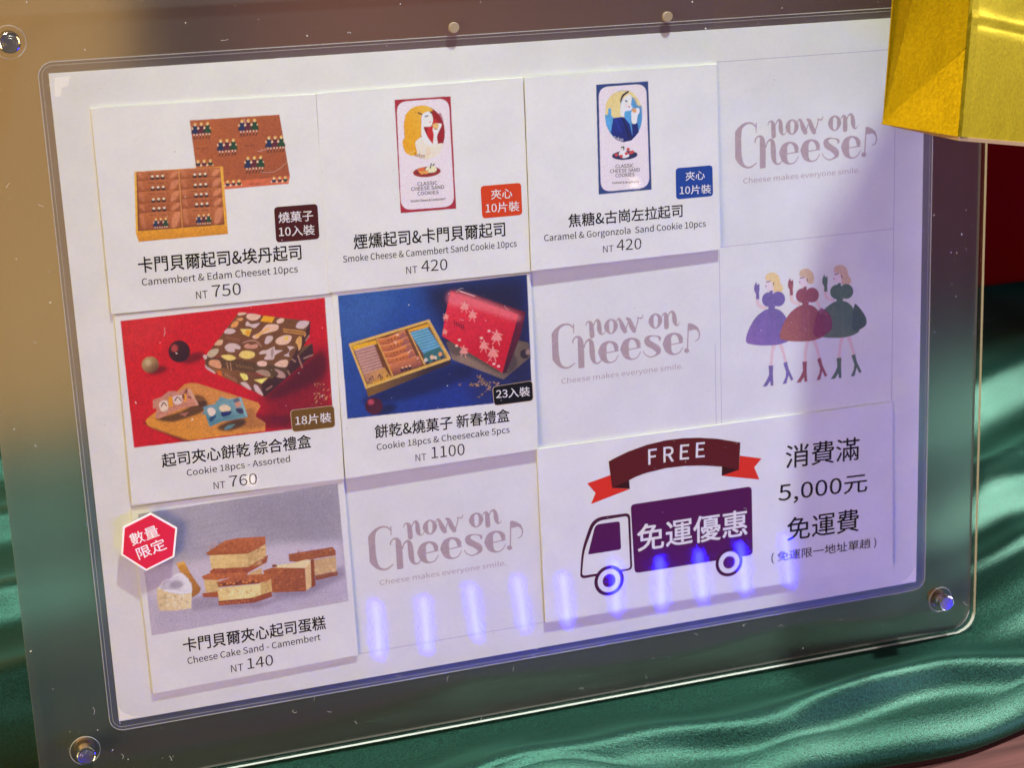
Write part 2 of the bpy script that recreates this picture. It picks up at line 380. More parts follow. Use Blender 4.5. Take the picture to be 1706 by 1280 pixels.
q((236,170,60),[(660,420),(720,385),(800,330),(830,340),(760,390),(690,440)],o=.8)
q(wh,[(300,390),(330,340),(400,340),(435,370),(380,400)]);q((214,170,130),[(185,530),(230,475),(285,475),(265,530)])
q(wh,[(775,500),(800,430),(860,425),(875,460),(830,510),(790,520)]);q(cr_,[(905,500),(930,450),(1020,415),(1095,430),(1060,510),(960,530)])
q((236,190,90),[(1020,430),(1060,430),(1040,480),(1010,470)]);q((214,160,90),[(1140,500),(1170,440),(1210,440),(1210,540),(1180,600),(1165,530)])
for dy in(0,28): p.k((214,150,80),[(1000,345+dy,12),(1240,380+dy,12),(1245,430,9)],z=z)
q(wh,[(305,560),(350,515),(430,515),(485,545),(485,580),(420,580),(425,612),(350,612)]);q((200,140,120),[(535,545),(570,515),(620,530),(690,520),(690,560),(640,575),(560,570)])
p.k((190,140,120),[(520,505,10),(600,480,14),(680,490,12),(740,550,10)],z=z)
q(lt,[(475,660),(510,605),(600,600),(660,630),(640,680),(550,695)]);q((240,205,100),[(530,645),(570,625),(610,645),(580,670),(540,668)],o=.8)
q(wh,[(740,600),(800,590),(890,550),(900,590),(990,595),(900,650),(880,700),(770,700),(800,640),(710,640)]);q((120,100,90),[(850,590),(880,560),(880,640),(860,690),(850,640)],o=.6)
q(wh,[(1045,548),(1130,558),(1080,590),(1060,640),(1070,670),(1000,655),(1050,630),(1070,590)])
q((190,170,140),[(95,650),(140,590),(230,575),(220,630),(150,680)]);q(lt,[(260,660),(370,648),(440,690),(350,715)])
q((215,150,110),[(120,760),(140,710),(240,715),(265,800),(200,800)]);q(cr_,[(685,740),(740,718),(800,735),(790,780),(710,780)])
q((160,130,110),[(670,850),(730,825),(810,835),(850,890),(800,905)]);q(cr_,[(890,770),(960,715),(1045,710),(1045,770),(1000,795)])
q((180,140,130),[(890,815),(990,850),(1020,920),(920,910),(940,870)])
for a,b in(((330,740),(345,810)),((370,740),(385,830))): p.k((190,140,100),[a+(9,),b+(9,)],z=z)
for i in range(6):
    p.k((150,110,70),[(440+35*i,760+6*i,10),(460+35*i,790+6*i,10)],z=z,o=.8)
    p.k((180,120,100),[(320+30*i,430+7*i,7),(335+30*i,450+7*i,7)],z=z,o=.7)
    p.k((190,130,100),[(310+25*i,860+14*i,8),(320+25*i,900+14*i,8)],z=z,o=.8)
q((240,220,110),[(485,870),(560,880),(580,935),(530,945)]);q((232,214,110),[(650,945),(815,918),(740,990)],0)
q(wh,[(490,980),(560,975),(620,1060),(560,1040)]);q(wh,[(650,1000),(700,1020),(760,1130),(670,1080)])
q((210,100,30),[(200,830),(265,840),(280,900),(240,890)],0);q(wh,[(75,760),(100,790),(180,840),(190,870),(90,810)]);q(wh,[(50,655),(90,650),(95,690),(70,700)])
for a in((1170,660,1220,800),(1240,690,1340,650),(1100,700,1140,730),(1050,840,1070,880),(800,1060,860,1020),(1260,480,1300,420)):
    p.k((176,130,110),[(a[0],a[1],16),(a[2],a[3],16)],z=z,o=.8)
# wooden board etc zoom 23
z=23
p.p((70,8,10),[(15,740),(60,700),(700,960),(560,990),(300,880)],1,z=z,f=22,o=.7)
p.p((150,88,34),[(20,740),(50,700),(700,900),(680,965),(560,960),(120,800)],z=z)
p.p((206,134,62),[(15,700),(40,655),(160,560),(560,175),(640,150),(740,155),(1600,430),(1640,480),(1570,600),(1580,640),(1706,715),(1706,830),(640,960),(400,880),(60,760)],z=z,g=((212,140,40),(700,250),(400,850)))
for i in range(14):
    x=80+i*85
    p.k((176,104,40),[(x,690-i*6,7),(x+150,760-i*4,9),(x+290,850-i*5,6)],z=z,f=8,o=.35)
p.p((110,60,30),[(1380,540),(1560,520),(1570,640),(1706,740),(1500,800),(1200,760)],1,z=z,f=45,o=.5)
p.p((40,20,14),[(170,650),(500,560),(760,420),(900,430),(820,560),(620,640),(420,700),(250,690)],1,z=z,f=22,o=.85)
p.p((60,30,16),[(700,330),(830,340),(880,440),(760,470)],1,z=z,f=22,o=.75)
p.p((190,128,108),[(120,390),(240,350),(340,270),(440,265),(460,285),(610,225),(650,240),(770,465),(560,500),(200,660),(150,640),(175,510),(120,515)],z=z,g=((200,130,104),(300,350),(500,560)))
p.p((225,205,190),[(210,430),(320,400),(330,540),(240,550)],1,z=z,o=.9);p.p((222,202,190),[(400,350),(530,330),(520,440),(430,450)],1,z=z,o=.9)
p.p((222,150,30),[(335,350),(400,345),(400,490),(345,490)],z=z);p.p((222,150,40),[(540,310),(585,300),(600,400),(560,420)],z=z)
for a in((240,480,270,430,310,470),(430,400,470,350,520,400),(540,370,550,310,560,380),(570,290,600,240,590,300),(620,345,655,365,640,350)):
    p.k((110,50,30),[(a[0],a[1],18),(a[2],a[3],16),(a[4],a[5],16)],z=z,f=3)
p.p((210,165,140),[(610,260),(650,240),(765,460),(740,465)],z=z,o=.8);p.k((150,90,70),[(210,590,14),(450,480,14),(740,430,12)],z=z,f=8,o=.5)
p.p((160,100,80),[(490,590),(630,560),(575,630)],z=z)
p.p((34,28,22),[(1030,780),(1200,690),(1400,660),(1420,740),(1250,820),(1100,830)],1,z=z,f=25,o=.85)
p.p((88,130,128),[(1120,800),(1180,750),(1290,730),(1230,790),(1150,820)],z=z)
p.p((112,152,160),[(830,490),(990,450),(1080,345),(1180,380),(1310,365),(1365,350),(1465,630),(1380,650),(1100,700),(920,775),(860,600),(800,590),(845,560)],z=z,g=((80,132,144),(1100,450),(1050,720)))
for c_,pts in(((225,205,190),[(890,520),(960,500),(1010,560),(960,620),(910,600)]),((225,200,165),[(1060,490),(1150,460),(1220,510),(1180,560),(1080,550)]),((200,140,115),[(1280,430),(1340,410),(1370,470),(1300,500)]),
    ((32,66,104),[(915,650),(1020,610),(960,690),(930,700)]),((28,44,96),[(1085,570),(1220,550),(1210,600),(1110,630)]),((52,50,78),[(1290,515),(1390,520),(1390,585),(1320,575)]),((86,100,112),[(1260,390),(1330,365),(1350,400),(1280,430)])):
    p.p(c_,pts,1,z=z,f=4)
p.k((150,185,190),[(1350,370,22),(1440,620,22)],z=z,f=6,o=.8);p.k((70,112,124),[(960,720,14),(1150,650,14),(1400,600,10)],z=z,f=10,o=.6)
z=5
import random;random.seed(5)
for i in range(34):
    x=1250+random.random()*105;y=575+random.random()*130
    c=random.choice([(150,96,50),(190,140,80),(205,160,100),(110,50,30)])
    p.k(c,[(x,y,5),(x+random.uniform(-12,12),y+random.uniform(-14,14),4)],o=.9)
A['photo_red']=p
# ---- card 5
p=Pic(6)
p.p((34,78,150),[(72,187),(1190,62),(1218,800),(127,914)],g=((24,48,128),(150,300),(600,850)))
p.p((60,100,165),[(80,200),(400,160),(300,380),(100,450)],1,f=80,o=.5)
p.p((20,18,44),[(600,100),(1190,50),(1230,800),(1000,640),(760,500),(640,300)],1,f=90,o=.95)
p.p((24,30,72),[(780,640),(1218,560),(1218,800),(900,830)],f=60,o=.7)
p.p((10,14,50),[(240,780),(740,590),(880,640),(620,760),(300,830)],1,f=28,o=.75)
p.p((120,84,34),[(235,735),(737,565),(740,590),(250,785)],g=((50,36,34),(300,730),(620,640)))
p.p((210,170,76),[(140,470),(605,330),(737,565),(235,737)])
p.p((110,60,16),[(153,484),(600,345),(715,560),(243,712)])
z=24
p.p((230,170,22),[(110,450),(420,370),(445,420),(140,510)],z=z);p.p((222,160,30),[(840,240),(1120,150),(1140,195),(880,262)],z=z)
p.p((220,160,24),[(380,930),(640,840),(620,870),(400,960)],z=z)
for i in range(9):
    x=140+i*14;y=505+i*38
    p.p((190,140,128),[(x,y),(x+260,y-75),(x+290,y-30),(x+25,y+55)],z=z,g=((110,70,66),(x+100,y-20),(x+115,y+32)))
    p.k((214,172,160),[(x+4,y+4,6),(x+260,y-72,6)],z=z,f=3)
p.p((180,124,96),[(255,820),(540,735),(610,850),(320,945)],z=z,g=((206,150,60),(300,850),(600,850)))
for a in((330,930,345,880,370,910),(350,880,380,850,390,900),(450,870,475,830,490,900),(480,840,510,870,500,890),(570,860,575,830,580,850)): p.k((60,30,30),[(a[0],a[1],10),(a[2],a[3],11),(a[4],a[5],9)],z=z)
for i in range(5):
    x=440+i*38;y=355+i*85
    p.p((216,124,50),[(x,y),(x+120,y-15),(x+370,y-115),(x+410,y-20),(x+420,y+20),(x+40,y+110)],z=z,g=((150,70,50),(x+200,y-40),(x+215,y+70)))
    p.p((120,70,90),[(x+330,y-100),(x+400,y-50),(x+420,y+10),(x+300,y+30)],1,z=z,f=16,o=.6)
    p.k((236,170,120),[(x+5,y+2,8),(x+130,y-10,8),(x+365,y-112,8)],z=z,f=4,o=.8)
    for j in range(4): p.e((90,40,30),x+150+j*45,y-5-j*12+22,11,9,z=z)
p.p((240,190,160),[(680,300),(730,290),(725,320)],z=z);p.p((240,190,160),[(840,560),(895,480),(870,540)],z=z);p.p((240,180,140),[(660,390),(700,380),(700,435)],z=z)
p.p((206,120,70),[(620,680),(1000,580),(1040,700),(670,830)],z=z,g=((120,60,60),(760,640),(800,800)))
for j in range(3): p.e((40,30,44),775+j*50,765-j*12,24,22,z=z);p.e((236,180,130),778+j*50,738-j*12,15,12,z=z)
for i in range(9):
    x=880+i*22;y=275+i*34
    p.p((96,160,192),[(x,y),(x+235,y-70),(x+270,y-25),(x+25,y+45)],z=z,g=((34,84,110),(x+100,y-20),(x+112,y+28)))
    p.k((130,190,214),[(x+4,y+3,7),(x+230,y-66,7)],z=z,f=3)
p.p((50,104,104),[(1050,555),(1280,460),(1345,610),(1090,690)],z=z)
for a,c_ in(((1090,640),(200,190,180)),((1170,600),(224,180,140)),((1210,610),(210,190,170)),((1280,560),(220,150,90))): p.e(c_,a[0],a[1],26,30,z=z,f=5)
for a in((1110,670),(1200,640),(1300,600)): p.e((24,40,60),a[0],a[1],24,16,z=z)
p.k((214,160,70),[(438,365,16),(650,850,20)],z=z);p.k((220,170,90),[(870,265,14),(1070,690,18)],z=z)
RIM=[(80,430,24),(300,1000,26),(1405,610,26),(1130,110,22),(80,430,24)]
for i in range(4): p.k((214,172,86),RIM[i:i+2],z=z)
RIM=[(105,450,6),(312,975,6),(1370,600,6),(1120,140,6)]
for i in range(3): p.k((150,100,30),RIM[i:i+2],z=z,f=2,o=.7)
z=25
p.p((136,112,92),[(60,700),(130,890),(670,1100),(960,860),(940,710),(800,680)],z=z,g=((96,80,66),(300,900),(900,760)))
p.p((22,16,30),[(20,640),(140,840),(300,860),(680,1050),(820,900),(600,700)],1,z=z,f=26,o=.6)
p.e((44,32,38),900,830,50,50,z=z);p.e((150,120,110),935,810,26,30,z=z,f=10)
p.p((108,12,30),[(112,160),(200,155),(908,385),(835,410),(420,300)],z=z);p.p((222,180,170),[(190,158),(215,155),(390,215),(360,218)],z=z)
p.p((96,12,32),[(835,408),(910,388),(850,650),(700,1030),(660,1030)],z=z,g=((60,6,24),(850,450),(720,950)))
p.p((222,44,62),[(112,162),(835,410),(660,1030),(20,640),(60,400)],z=z,g=((196,8,30),(300,250),(400,800)))
p.p((238,120,126),[(120,165),(420,240),(830,408),(800,470),(400,350),(100,300)],1,z=z,f=40,o=.6)
def fig(x,y,s,c=(246,160,150)):
    p.k(c,[(x,y-46*s,12*s),(x,y-36*s,10*s)],z=z,f=2);p.p(c,[(x-8*s,y-30*s),(x+10*s,y-30*s),(x+44*s,y+28*s),(x+10*s,y+36*s),(x-44*s,y+26*s)],1,z=z,f=3,o=.75)
    p.k(c,[(x-12*s,y-20*s,8*s),(x-36*s,y-34*s,7*s)],z=z);p.k(c,[(x+14*s,y-20*s,8*s),(x+46*s,y-10*s,8*s)],z=z)
    p.k(c,[(x-12*s,y+34*s,6*s),(x-34*s,y+66*s,6*s)],z=z);p.k(c,[(x+12*s,y+34*s,6*s),(x+24*s,y+74*s,6*s)],z=z)
for a in((260,320,1),(345,410,1),(600,640,1.3),(465,735,1.1),(560,815,1.3),(250,790,1),(60,430,.7),(50,590,.6)): fig(*a)
for a in((520,585),(175,742),(570,935),(205,680),(440,660),(620,960)): p.e((250,190,180),a[0],a[1],16,13,z=z,f=3)
for i in range(5): p.k((60,10,20),[(150+24*i,480+11*i,10),(158+24*i,520+11*i,10)],z=z)
z=6
for i in range(60):
    t=random.random()
    if i<34: x=785+240*t;y=712-8*t+random.uniform(-9,9)*(1+t)
    elif i<46: x=890+50*t;y=650+60*t+random.uniform(-6,6)
    else: x=890+90*t;y=800-80*t+random.uniform(-8,8)
    p.k(random.choice([(170,130,90),(120,90,60),(150,112,70),(196,160,120)]),[(x,y,6),(x+random.uniform(-12,12),y+random.uniform(-14,14),4)],o=.9)
p.e((10,10,40),350,860,70,30,-15,f=18,o=.8);p.e((76,18,34),283,838,52,50,g=((60,14,28),(300,870),(260,810)));p.e((196,74,84),266,815,18,16,f=8,o=.85)
A['photo_blue']=p
# ---- card 6
p=Pic(7)
p.p((168,162,172),[(160,244),(1218,84),(1275,708),(235,888)],g=((180,172,184),(300,250),(400,880)))
p.p((134,128,138),[(620,175),(1218,84),(1245,380),(900,400)],1,f=110,o=.55)
for i in range(16):
    y=210+i*18;p.k((150,144,152),[(260,y+110,9),(720,y+10+(i%3)*6,12),(1230,y-62,9)],f=9,o=.28)
p.p((202,192,206),[(185,520),(420,505),(900,405),(1240,390),(1275,708),(235,888)],f=34,o=.9)
p.p((176,166,184),[(215,700),(900,640),(1262,600),(1275,708),(235,888)],f=60,o=.8)
p.p((124,112,132),[(860,640),(1000,600),(1250,520),(1265,580),(1050,680),(880,700)],f=24,o=.7)
p.p((130,116,128),[(440,700),(600,640),(600,735),(450,760)],f=16,o=.5);p.p((134,118,136),[(590,715),(860,700),(940,690),(800,745),(600,745)],f=14,o=.6)
p.p((206,146,54),[(362,505),(404,494),(440,560),(494,640),(486,662),(450,688),(424,640)],0,g=((160,104,40),(380,520),(480,660)))
p.p((232,180,90),[(362,505),(404,494),(412,506),(372,520)],0,o=.8)
p.p((216,192,142),[(260,628),(300,648),(380,668),(446,655),(443,745),(360,756),(275,757),(262,700)],0,g=((232,212,166),(270,740),(440,700)))
p.p((196,190,200),[(262,630),(300,594),(345,580),(392,558),(428,588),(448,640),(444,662),(380,672),(310,655)],0,g=((232,230,236),(300,640),(430,600)))
p.p((150,140,152),[(330,610),(372,596),(402,616),(372,640),(332,636)],1,f=10,o=.8)
for a_ in((270,640,300,600,340,588),(350,575,388,562,420,590),(410,640,436,610,440,650),(300,650,350,655,400,662)): p.k((244,242,246),[(a_[0],a_[1],8),(a_[2],a_[3],10),(a_[4],a_[5],7)],f=5,o=.8)
for i in range(26): p.e(random.choice([(236,226,200),(190,168,130),(246,240,226),(170,146,104)]),275+random.random()*160,672+random.random()*75,8,6,f=5,o=.6)
CK=(184,102,52);CD=(138,66,28);CM=(226,194,124)
def cookie(pts,c=CK,g=None):
    p.p(c,pts,0,g=g)
p.p((206,170,110),[(745,560),(815,530),(818,566),(750,580)])
p.p(CM,[(510,592),(590,580),(590,665),(520,660)],g=((200,166,110),(520,600),(590,650)));cookie([(497,575),(560,550),(742,545),(742,568),(580,595),(508,592)]);cookie([(500,665),(585,655),(592,686),(508,686)],(168,86,42))
p.p(CM,[(540,462),(742,452),(838,405),(838,466),(745,532),(550,538)],g=((200,164,104),(600,480),(830,470)))
p.p((190,156,96),[(742,452),(838,405),(838,466),(745,532)],g=((216,180,120),(750,500),(830,440)))
cookie([(520,452),(620,386),(690,372),(835,364),(836,404),(742,455),(530,464)],CK,((160,84,40),(640,390),(640,460)))
cookie([(540,548),(560,534),(745,526),(815,480),(850,462),(842,502),(745,556),(545,560)],(160,80,38))
p.p((200,164,116),[(1085,490),(1208,468),(1212,546),(1098,572)]);cookie([(958,458),(1190,420),(1208,440),(1210,464),(1000,500),(962,496)],(156,88,44));cookie([(1098,572),(1216,548),(1220,570),(1104,598)],(140,78,44))
p.p((234,210,160),[(890,522),(980,505),(1070,488),(1075,545),(1040,540),(920,545)],1)
p.p((218,184,130),[(1045,535),(1078,496),(1080,628),(1050,655)]);p.p(CD,[(1075,486),(1092,486),(1102,625),(1080,638)])
cookie([(822,545),(870,530),(1045,532),(1052,655),(872,662)],(170,94,46),((150,80,40),(850,560),(1040,650)))
for i in range(7): p.k((136,70,30),[(868,546+i*17,4),(1048,540+i*17,4)],f=2,o=.4)
for i in range(9): p.k((136,70,30),[(884+i*19,534,4),(886+i*19,658,4)],f=2,o=.3)
p.p(CD,[(870,514),(892,512),(900,526),(872,528)])
p.p(CM,[(580,638),(800,615),(866,588),(870,660),(765,700),(590,706)],g=((236,214,150),(600,640),(700,690)))
p.p((206,172,104),[(808,614),(866,588),(870,660),(812,684)])
cookie([(575,606),(690,572),(866,560),(862,592),(806,612),(590,632)],(178,98,50));p.p((120,54,22),[(578,612),(800,598),(804,614),(590,632)],f=3,o=.8)
for i in range(12): p.e(random.choice([(220,140,70),(90,40,20)]),600+i*17,616-i*1.5+random.uniform(-6,6),7,5,f=2)
cookie([(585,706),(760,690),(868,656),(872,684),(776,716),(590,730)],(146,72,34));
for i in range(26): p.e(random.choice([(240,226,170),(200,170,100)]),595+random.random()*205,645+random.random()*45,8,6,f=4,o=.7)
for i in range(10): p.e((190,110,60),600+i*16,716-i+random.uniform(-6,6),7,5,f=2,o=.9)
for (x0,y0,x1,y1,n_) in((540,395,825,445,90),(560,545,740,585,30),(600,575,855,600,40),(1000,432,1200,470,40),(830,545,1045,655,90)):
    for i in range(n_): p.e(random.choice([(214,134,78),(120,60,26),(150,78,36)]),x0+random.random()*(x1-x0),y0+random.random()*(y1-y0),6,4,f=4,o=.45)
for (x0,y0,x1,y1,n_) in((552,470,735,530,40),(748,470,830,520,16),(1100,492,1205,560,20),(525,602,580,655,12)):
    for i in range(n_): p.e(random.choice([(236,212,150),(206,170,104)]),x0+random.random()*(x1-x0),y0+random.random()*(y1-y0),9,6,f=8,o=.4)
A['photo_cake']=p
# ---- girls
p=Pic(11)
def girl(dx,dy,c,c2,hair,longh,bag):
    T=lambda L:[(a+dx,b+dy)+tuple(r) for a,b,*r in L]
    sk=(222,186,188)
    for L in([(274,455,24),(282,500,22),(335,522,18)],[(400,800,30),(385,870,22),(378,960,22)],[(448,800,30),(470,860,22),(488,935,20)]): p.k(sk,T(L),o=.8)
    if bag: p.k(sk,T([(470,500,18),(500,560,18),(540,600,18)]),o=.8)
    p.p(hair,T([(335,285),(352,258),(400,250),(438,282),(448,330)]+([(466,352),(466,388),(430,402),(392,392)] if longh else [(440,360),(405,365),(392,345)])+[(385,350),(376,318),(345,312)]),1)
    p.p((228,210,216),T([(340,312),(376,314),(392,345),(395,392),(365,394),(346,378),(336,348)]),1)
    p.k((70,60,80),T([(344,322,7),(370,316,7)]));p.k((170,110,150),T([(337,352,8),(340,358,7)]));p.k((70,60,80),T([(396,330,6),(399,345,6)]))
    p.p(c,T([(250,352),(264,320),(272,345),(288,335),(290,375),(286,405),(288,452),(263,455),(262,415),(248,385)]),0)
    p.p(c,T([(366,390),(390,386),(392,412),(364,412)]))
    p.e(c,360+dx,457+dy,52,56);p.e(c,432+dx,452+dy,53,57)
    p.p(c,T([(355,500),(415,498),(404,520),(406,535),(356,535),(358,520)]))
    p.p(c,T([(355,528),(410,525),(460,550),(500,610),(520,690),(528,760),(440,800),(330,808),(230,800),(185,775),(205,690),(255,600),(310,550)]),1,g=(c2,T([(400,600)])[0],T([(240,780)])[0]))
    p.k(c2,T([(340,560,14),(300,790,30)]),f=10,o=.6);p.k(c2,T([(400,560,14),(410,790,26)]),f=10,o=.6)
    p.p(c,T([(358,962),(393,960),(391,1030),(395,1114),(374,1116),(370,1080),(345,1120),(312,1124),(345,1070),(362,1030)]))
    p.p(c,T([(470,944),(498,930),(512,990),(548,1068),(530,1078),(510,1035),(494,1100),(465,1103),(488,1050),(492,1010)]))
girl(0,0,(114,98,156),(132,104,164),(232,200,140),1,0)
girl(520,-58,(80,106,88),(98,114,92),(208,176,150),1,0)
girl(258,-30,(146,80,90),(158,94,86),(210,180,144),0,1)
p.p((130,50,84),[(740,540),(780,530),(835,590),(835,690),(740,745),(700,700)],1,o=.9);p.p((66,88,78),[(1010,510),(1035,500),(1100,590),(1095,660),(1000,690)],1)
A['dancers']=p
# ---- logo zoom 12
p=Pic(12);c=(172,152,156)
def K(L): p.k(c,[(a_,b_,w_*1.1+.6) for a_,b_,w_ in L])
K([(374,462,5),(373,405,7)]);K([(372,428,7),(345,407,9),(305,408,12),(268,436,22),(247,485,44),(241,550,56),(250,615,48),(275,668,26),(308,694,12),(345,692,9),(382,664,5)])
K([(368,530,6),(372,508,8),(390,490,8),(412,496,20),(420,530,34),(424,600,36),(426,686,36)]);K([(444,560,6),(455,525,8),(478,508,14),(492,530,26),(497,580,32),(502,630,28),(515,660,14),(540,664,8),(562,640,5)])
def ee(dx,dy):
    K([(a+dx,b+dy,w) for a,b,w in[(566,590,50),(572,556,38),(590,532,20),(615,522,10),(645,535,20),(658,560,26),(655,582,10)]])
    K([(a+dx,b+dy,w) for a,b,w in[(585,598,5),(672,580,6)]]);K([(a+dx,b+dy,w) for a,b,w in[(566,590,50),(575,630,36),(596,655,16),(620,660,7),(650,648,6),(672,612,4)]])
ee(0,0);ee(148,-22);ee(430,-55)
K([(948,508,12),(946,494,14),(925,484,6),(885,484,9),(862,505,28),(872,530,36),(905,550,34),(930,568,36),(940,590,24),(920,612,10),(885,624,6),(852,608,5),(838,585,4)])
K([(1139,404,7),(1132,580,7)]);p.e(c,1127,581,17,16);p.p(c,[(1138,402),(1160,400),(1190,416),(1206,445),(1178,440),(1142,446)],1);K([(1196,430,14),(1212,465,8),(1206,502,6),(1184,518,4)])
K([(455,412,4),(462,393,6),(478,388,10),(490,405,24),(494,440,28),(497,482,28)]);K([(508,410,5),(518,385,7),(532,376,12),(542,395,22),(546,440,26),(554,466,14),(572,470,5),(584,450,3)])
def oo(dx,dy): K([(a+dx,b+dy,w) for a,b,w in[(622,371,6),(602,388,18),(594,420,30),(603,452,18),(625,467,6),(645,448,16),(654,415,26),(645,385,16),(622,371,6)]])
oo(0,0);oo(296,-36)
K([(662,382,5),(670,368,7),(682,376,16),(700,420,28),(716,450,26)]);K([(716,456,6),(745,366,5)]);K([(728,366,12),(745,378,22),(762,420,28),(778,448,24)]);K([(780,454,6),(800,390,6),(804,362,6)]);K([(800,360,6),(826,364,7),(836,342,3)])
K([(962,352,4),(970,338,7),(984,332,12),(990,352,24),(992,385,28),(993,422,28)]);K([(1004,352,5),(1014,328,7),(1030,320,12),(1042,340,22),(1048,382,26),(1056,408,12),(1070,410,6),(1080,392,3)])
A['logo']=p

TEXTS = []
lettering(1,'title_text','卡門貝爾起司&埃丹起司',1,(303,1062),(1212,985),88,'ink',1)
lettering(1,'subtitle_text','Camembert & Edam Cheeset 10pcs',1,(322,1130),(1192,1055),38,'grey',.5)
lettering(1,'currency_text','NT',1,(625,1205),(690,1199),42,'grey',0);lettering(1,'price_text','750',1,(715,1195),(876,1180),66,'grey',0)
lettering(2,'title_text','煙燻起司&卡門貝爾起司',2,(225,1030),(1070,955),84,'ink',1)
lettering(2,'subtitle_text','Smoke Cheese & Camembert Sand Cookie 10pcs',2,(165,1101),(1135,1012),36,'grey',.5)
lettering(2,'currency_text','NT',2,(517,1165),(580,1160),40,'grey',0);lettering(2,'price_text','420',2,(602,1153),(748,1142),62,'grey',0)
lettering(3,'title_text','焦糖&古崗左拉起司',3,(283,998),(940,937),76,'ink',1)
lettering(3,'subtitle_text','Caramel & Gorgonzola  Sand Cookie 10pcs',3,(143,1076),(1075,992),36,'grey',.5)
lettering(3,'currency_text','NT',3,(482,1141),(542,1136),38,'grey',0);lettering(3,'price_text','420',3,(560,1130),(703,1120),62,'grey',0)
lettering(4,'title_text','起司夾心餅乾 綜合禮盒',5,(328,1092),(1230,972),84,'ink',1)
lettering(4,'subtitle_text','Cookie 18pcs - Assorted',5,(478,1142),(1102,1056),38,'grey',.5)
lettering(4,'currency_text','NT',5,(640,1222),(710,1214),42,'grey',0);lettering(4,'price_text','760',5,(735,1208),(903,1190),66,'grey',0)
lettering(5,'title_text','餅乾&燒菓子 新春禮盒',6,(290,1032),(1083,932),78,'ink',1)
lettering(5,'subtitle_text','Cookie 18pcs & Cheesecake 5pcs',6,(300,1099),(1083,996),36,'grey',.5)
lettering(5,'currency_text','NT',6,(528,1165),(592,1158),40,'grey',0);lettering(5,'price_text','1100',6,(622,1148),(818,1126),66,'grey',0)
lettering(6,'title_text','卡門貝爾夾心起司蛋糕',7,(403,980),(1155,857),74,'ink',1)
lettering(6,'subtitle_text','Cheese Cake Sand - Camembert',7,(425,1041),(1128,914),34,'grey',.5)
lettering(6,'currency_text','NT',7,(655,1085),(720,1075),38,'grey',0);lettering(6,'price_text','140',7,(742,1068),(878,1046),56,'grey',0)
lettering(1,'badge_text','燒菓子',1,(1085,780),(1278,766),60,'white',.5);lettering(1,'badge_text','10入裝',1,(1087,858),(1286,845),58,'white',.5)
lettering(2,'badge_text','夾心',2,(993,748),(1110,739),56,'white',.5);lettering(2,'badge_text','10片裝',2,(962,825),(1150,812),56,'white',.5)
lettering(3,'badge_text','夾心',3,(960,728),(1070,720),52,'white',.5);lettering(3,'badge_text','10片裝',3,(925,809),(1106,800),52,'white',.5)
lettering(4,'badge_text','18片裝',5,(1135,838),(1352,815),60,'white',.5)
lettering(5,'badge_text','23入裝',6,(1005,798),(1203,780),56,'white',.5)
lettering(2,'package_text','CLASSIC',2,(580,670),(692,663),20,'dark',.5);lettering(2,'package_text','CHEESE SAND',2,(545,699),(729,686),20,'dark',.5);lettering(2,'package_text','COOKIES',2,(581,724),(699,715),19,'dark',.5)
lettering(2,'package_text','Smoke Cheese & Camembert',2,(542,763),(737,749),13,'dark',.5);lettering(2,'package_text','Tokyo',2,(560,505),(622,512),20,'brown',.5)
lettering(3,'package_text','CLASSIC',3,(556,654),(662,648),20,'dark',.5);lettering(3,'package_text','CHEESE SAND',3,(524,682),(696,673),20,'dark',.5);lettering(3,'package_text','COOKIES',3,(556,707),(665,700),20,'dark',.5)
lettering(3,'package_text','Caramel & Gorgonzola',3,(535,745),(690,738),13,'dark',.5);lettering(3,'package_text','Tokyo',3,(545,490),(600,500),20,'white',.5)
lettering(7,'offer_text','消費滿',10,(285,478),(697,428),128,'ink',.6);lettering(7,'offer_text','5,000元',10,(243,682),(740,620),112,'ink',.6)
lettering(7,'offer_text','免運費',10,(290,885),(692,828),128,'ink',.6);lettering(7,'note_text','( 免運限一地址單趟 )',10,(202,1010),(790,922),60,'ink',.8)
lettering(7,'truck_text','免運優惠',9,(568,833),(1150,745),140,'white',1);lettering(7,'ribbon_text','F',9,(628,368),(672,362),80,'white',1);lettering(7,'ribbon_text','R',9,(708,356),(762,350),80,'white',1);lettering(7,'ribbon_text','E',9,(795,342),(842,338),78,'white',1);lettering(7,'ribbon_text','E',9,(880,331),(926,327),78,'white',1)
lettering(0,'tagline_text','Cheese makes everyone smile.',12,(293,803),(1103,700),34,'logo',0)
hz=3.7
for s,l,r in(('數量',(133,418),(278,363)),('限定',(170,492),(317,432))): lettering(8,'sticker_text',s,7,l,r,66,'white',.5,n=hz)

q = {}
q_cards = [[(11.14, 198.93), (79.9, 198.3), (79.91, 134.75), (10.93, 135.69)], [(80.11, 198.47), (148.36, 198.78), (148.08, 134.98), (79.54, 135.18)], [(148.77, 198.75), (217.05, 198.63), (217.08, 135.63), (148.1, 135.38)], [(11.8, 135.21), (81.07, 134.43), (80.27, 72.36), (11.22, 73.53)], [(80.72, 135.06), (148.26, 134.35), (148.03, 73.29), (80.69, 72.51)], [(10.72, 72.39), (80.27, 72.36), (80.87, 9.27), (11.78, 8.09)], [(147.8, 73.1), (285.62, 72.35), (286.1, 8.72), (148.27, 9.6)]]
q['badges']=[(1,poly(1,[(1058,690),(1301,671),(1313,868),(1071,889)]),(74,26,30),None),(2,poly(2,[(933,672),(1160,653),(1167,833),(943,854)]),(212,66,32),None),
 (3,poly(3,[(903,655),(1116,637),(1118,815),(905,835)]),(34,70,150),None),(4,poly(5,[(1105,745),(1366,716),(1374,845),(1118,874)]),(112,80,40),(206,180,150)),(5,poly(6,[(985,727),(1217,691),(1222,806),(994,836)]),(16,16,26),(200,196,200))]
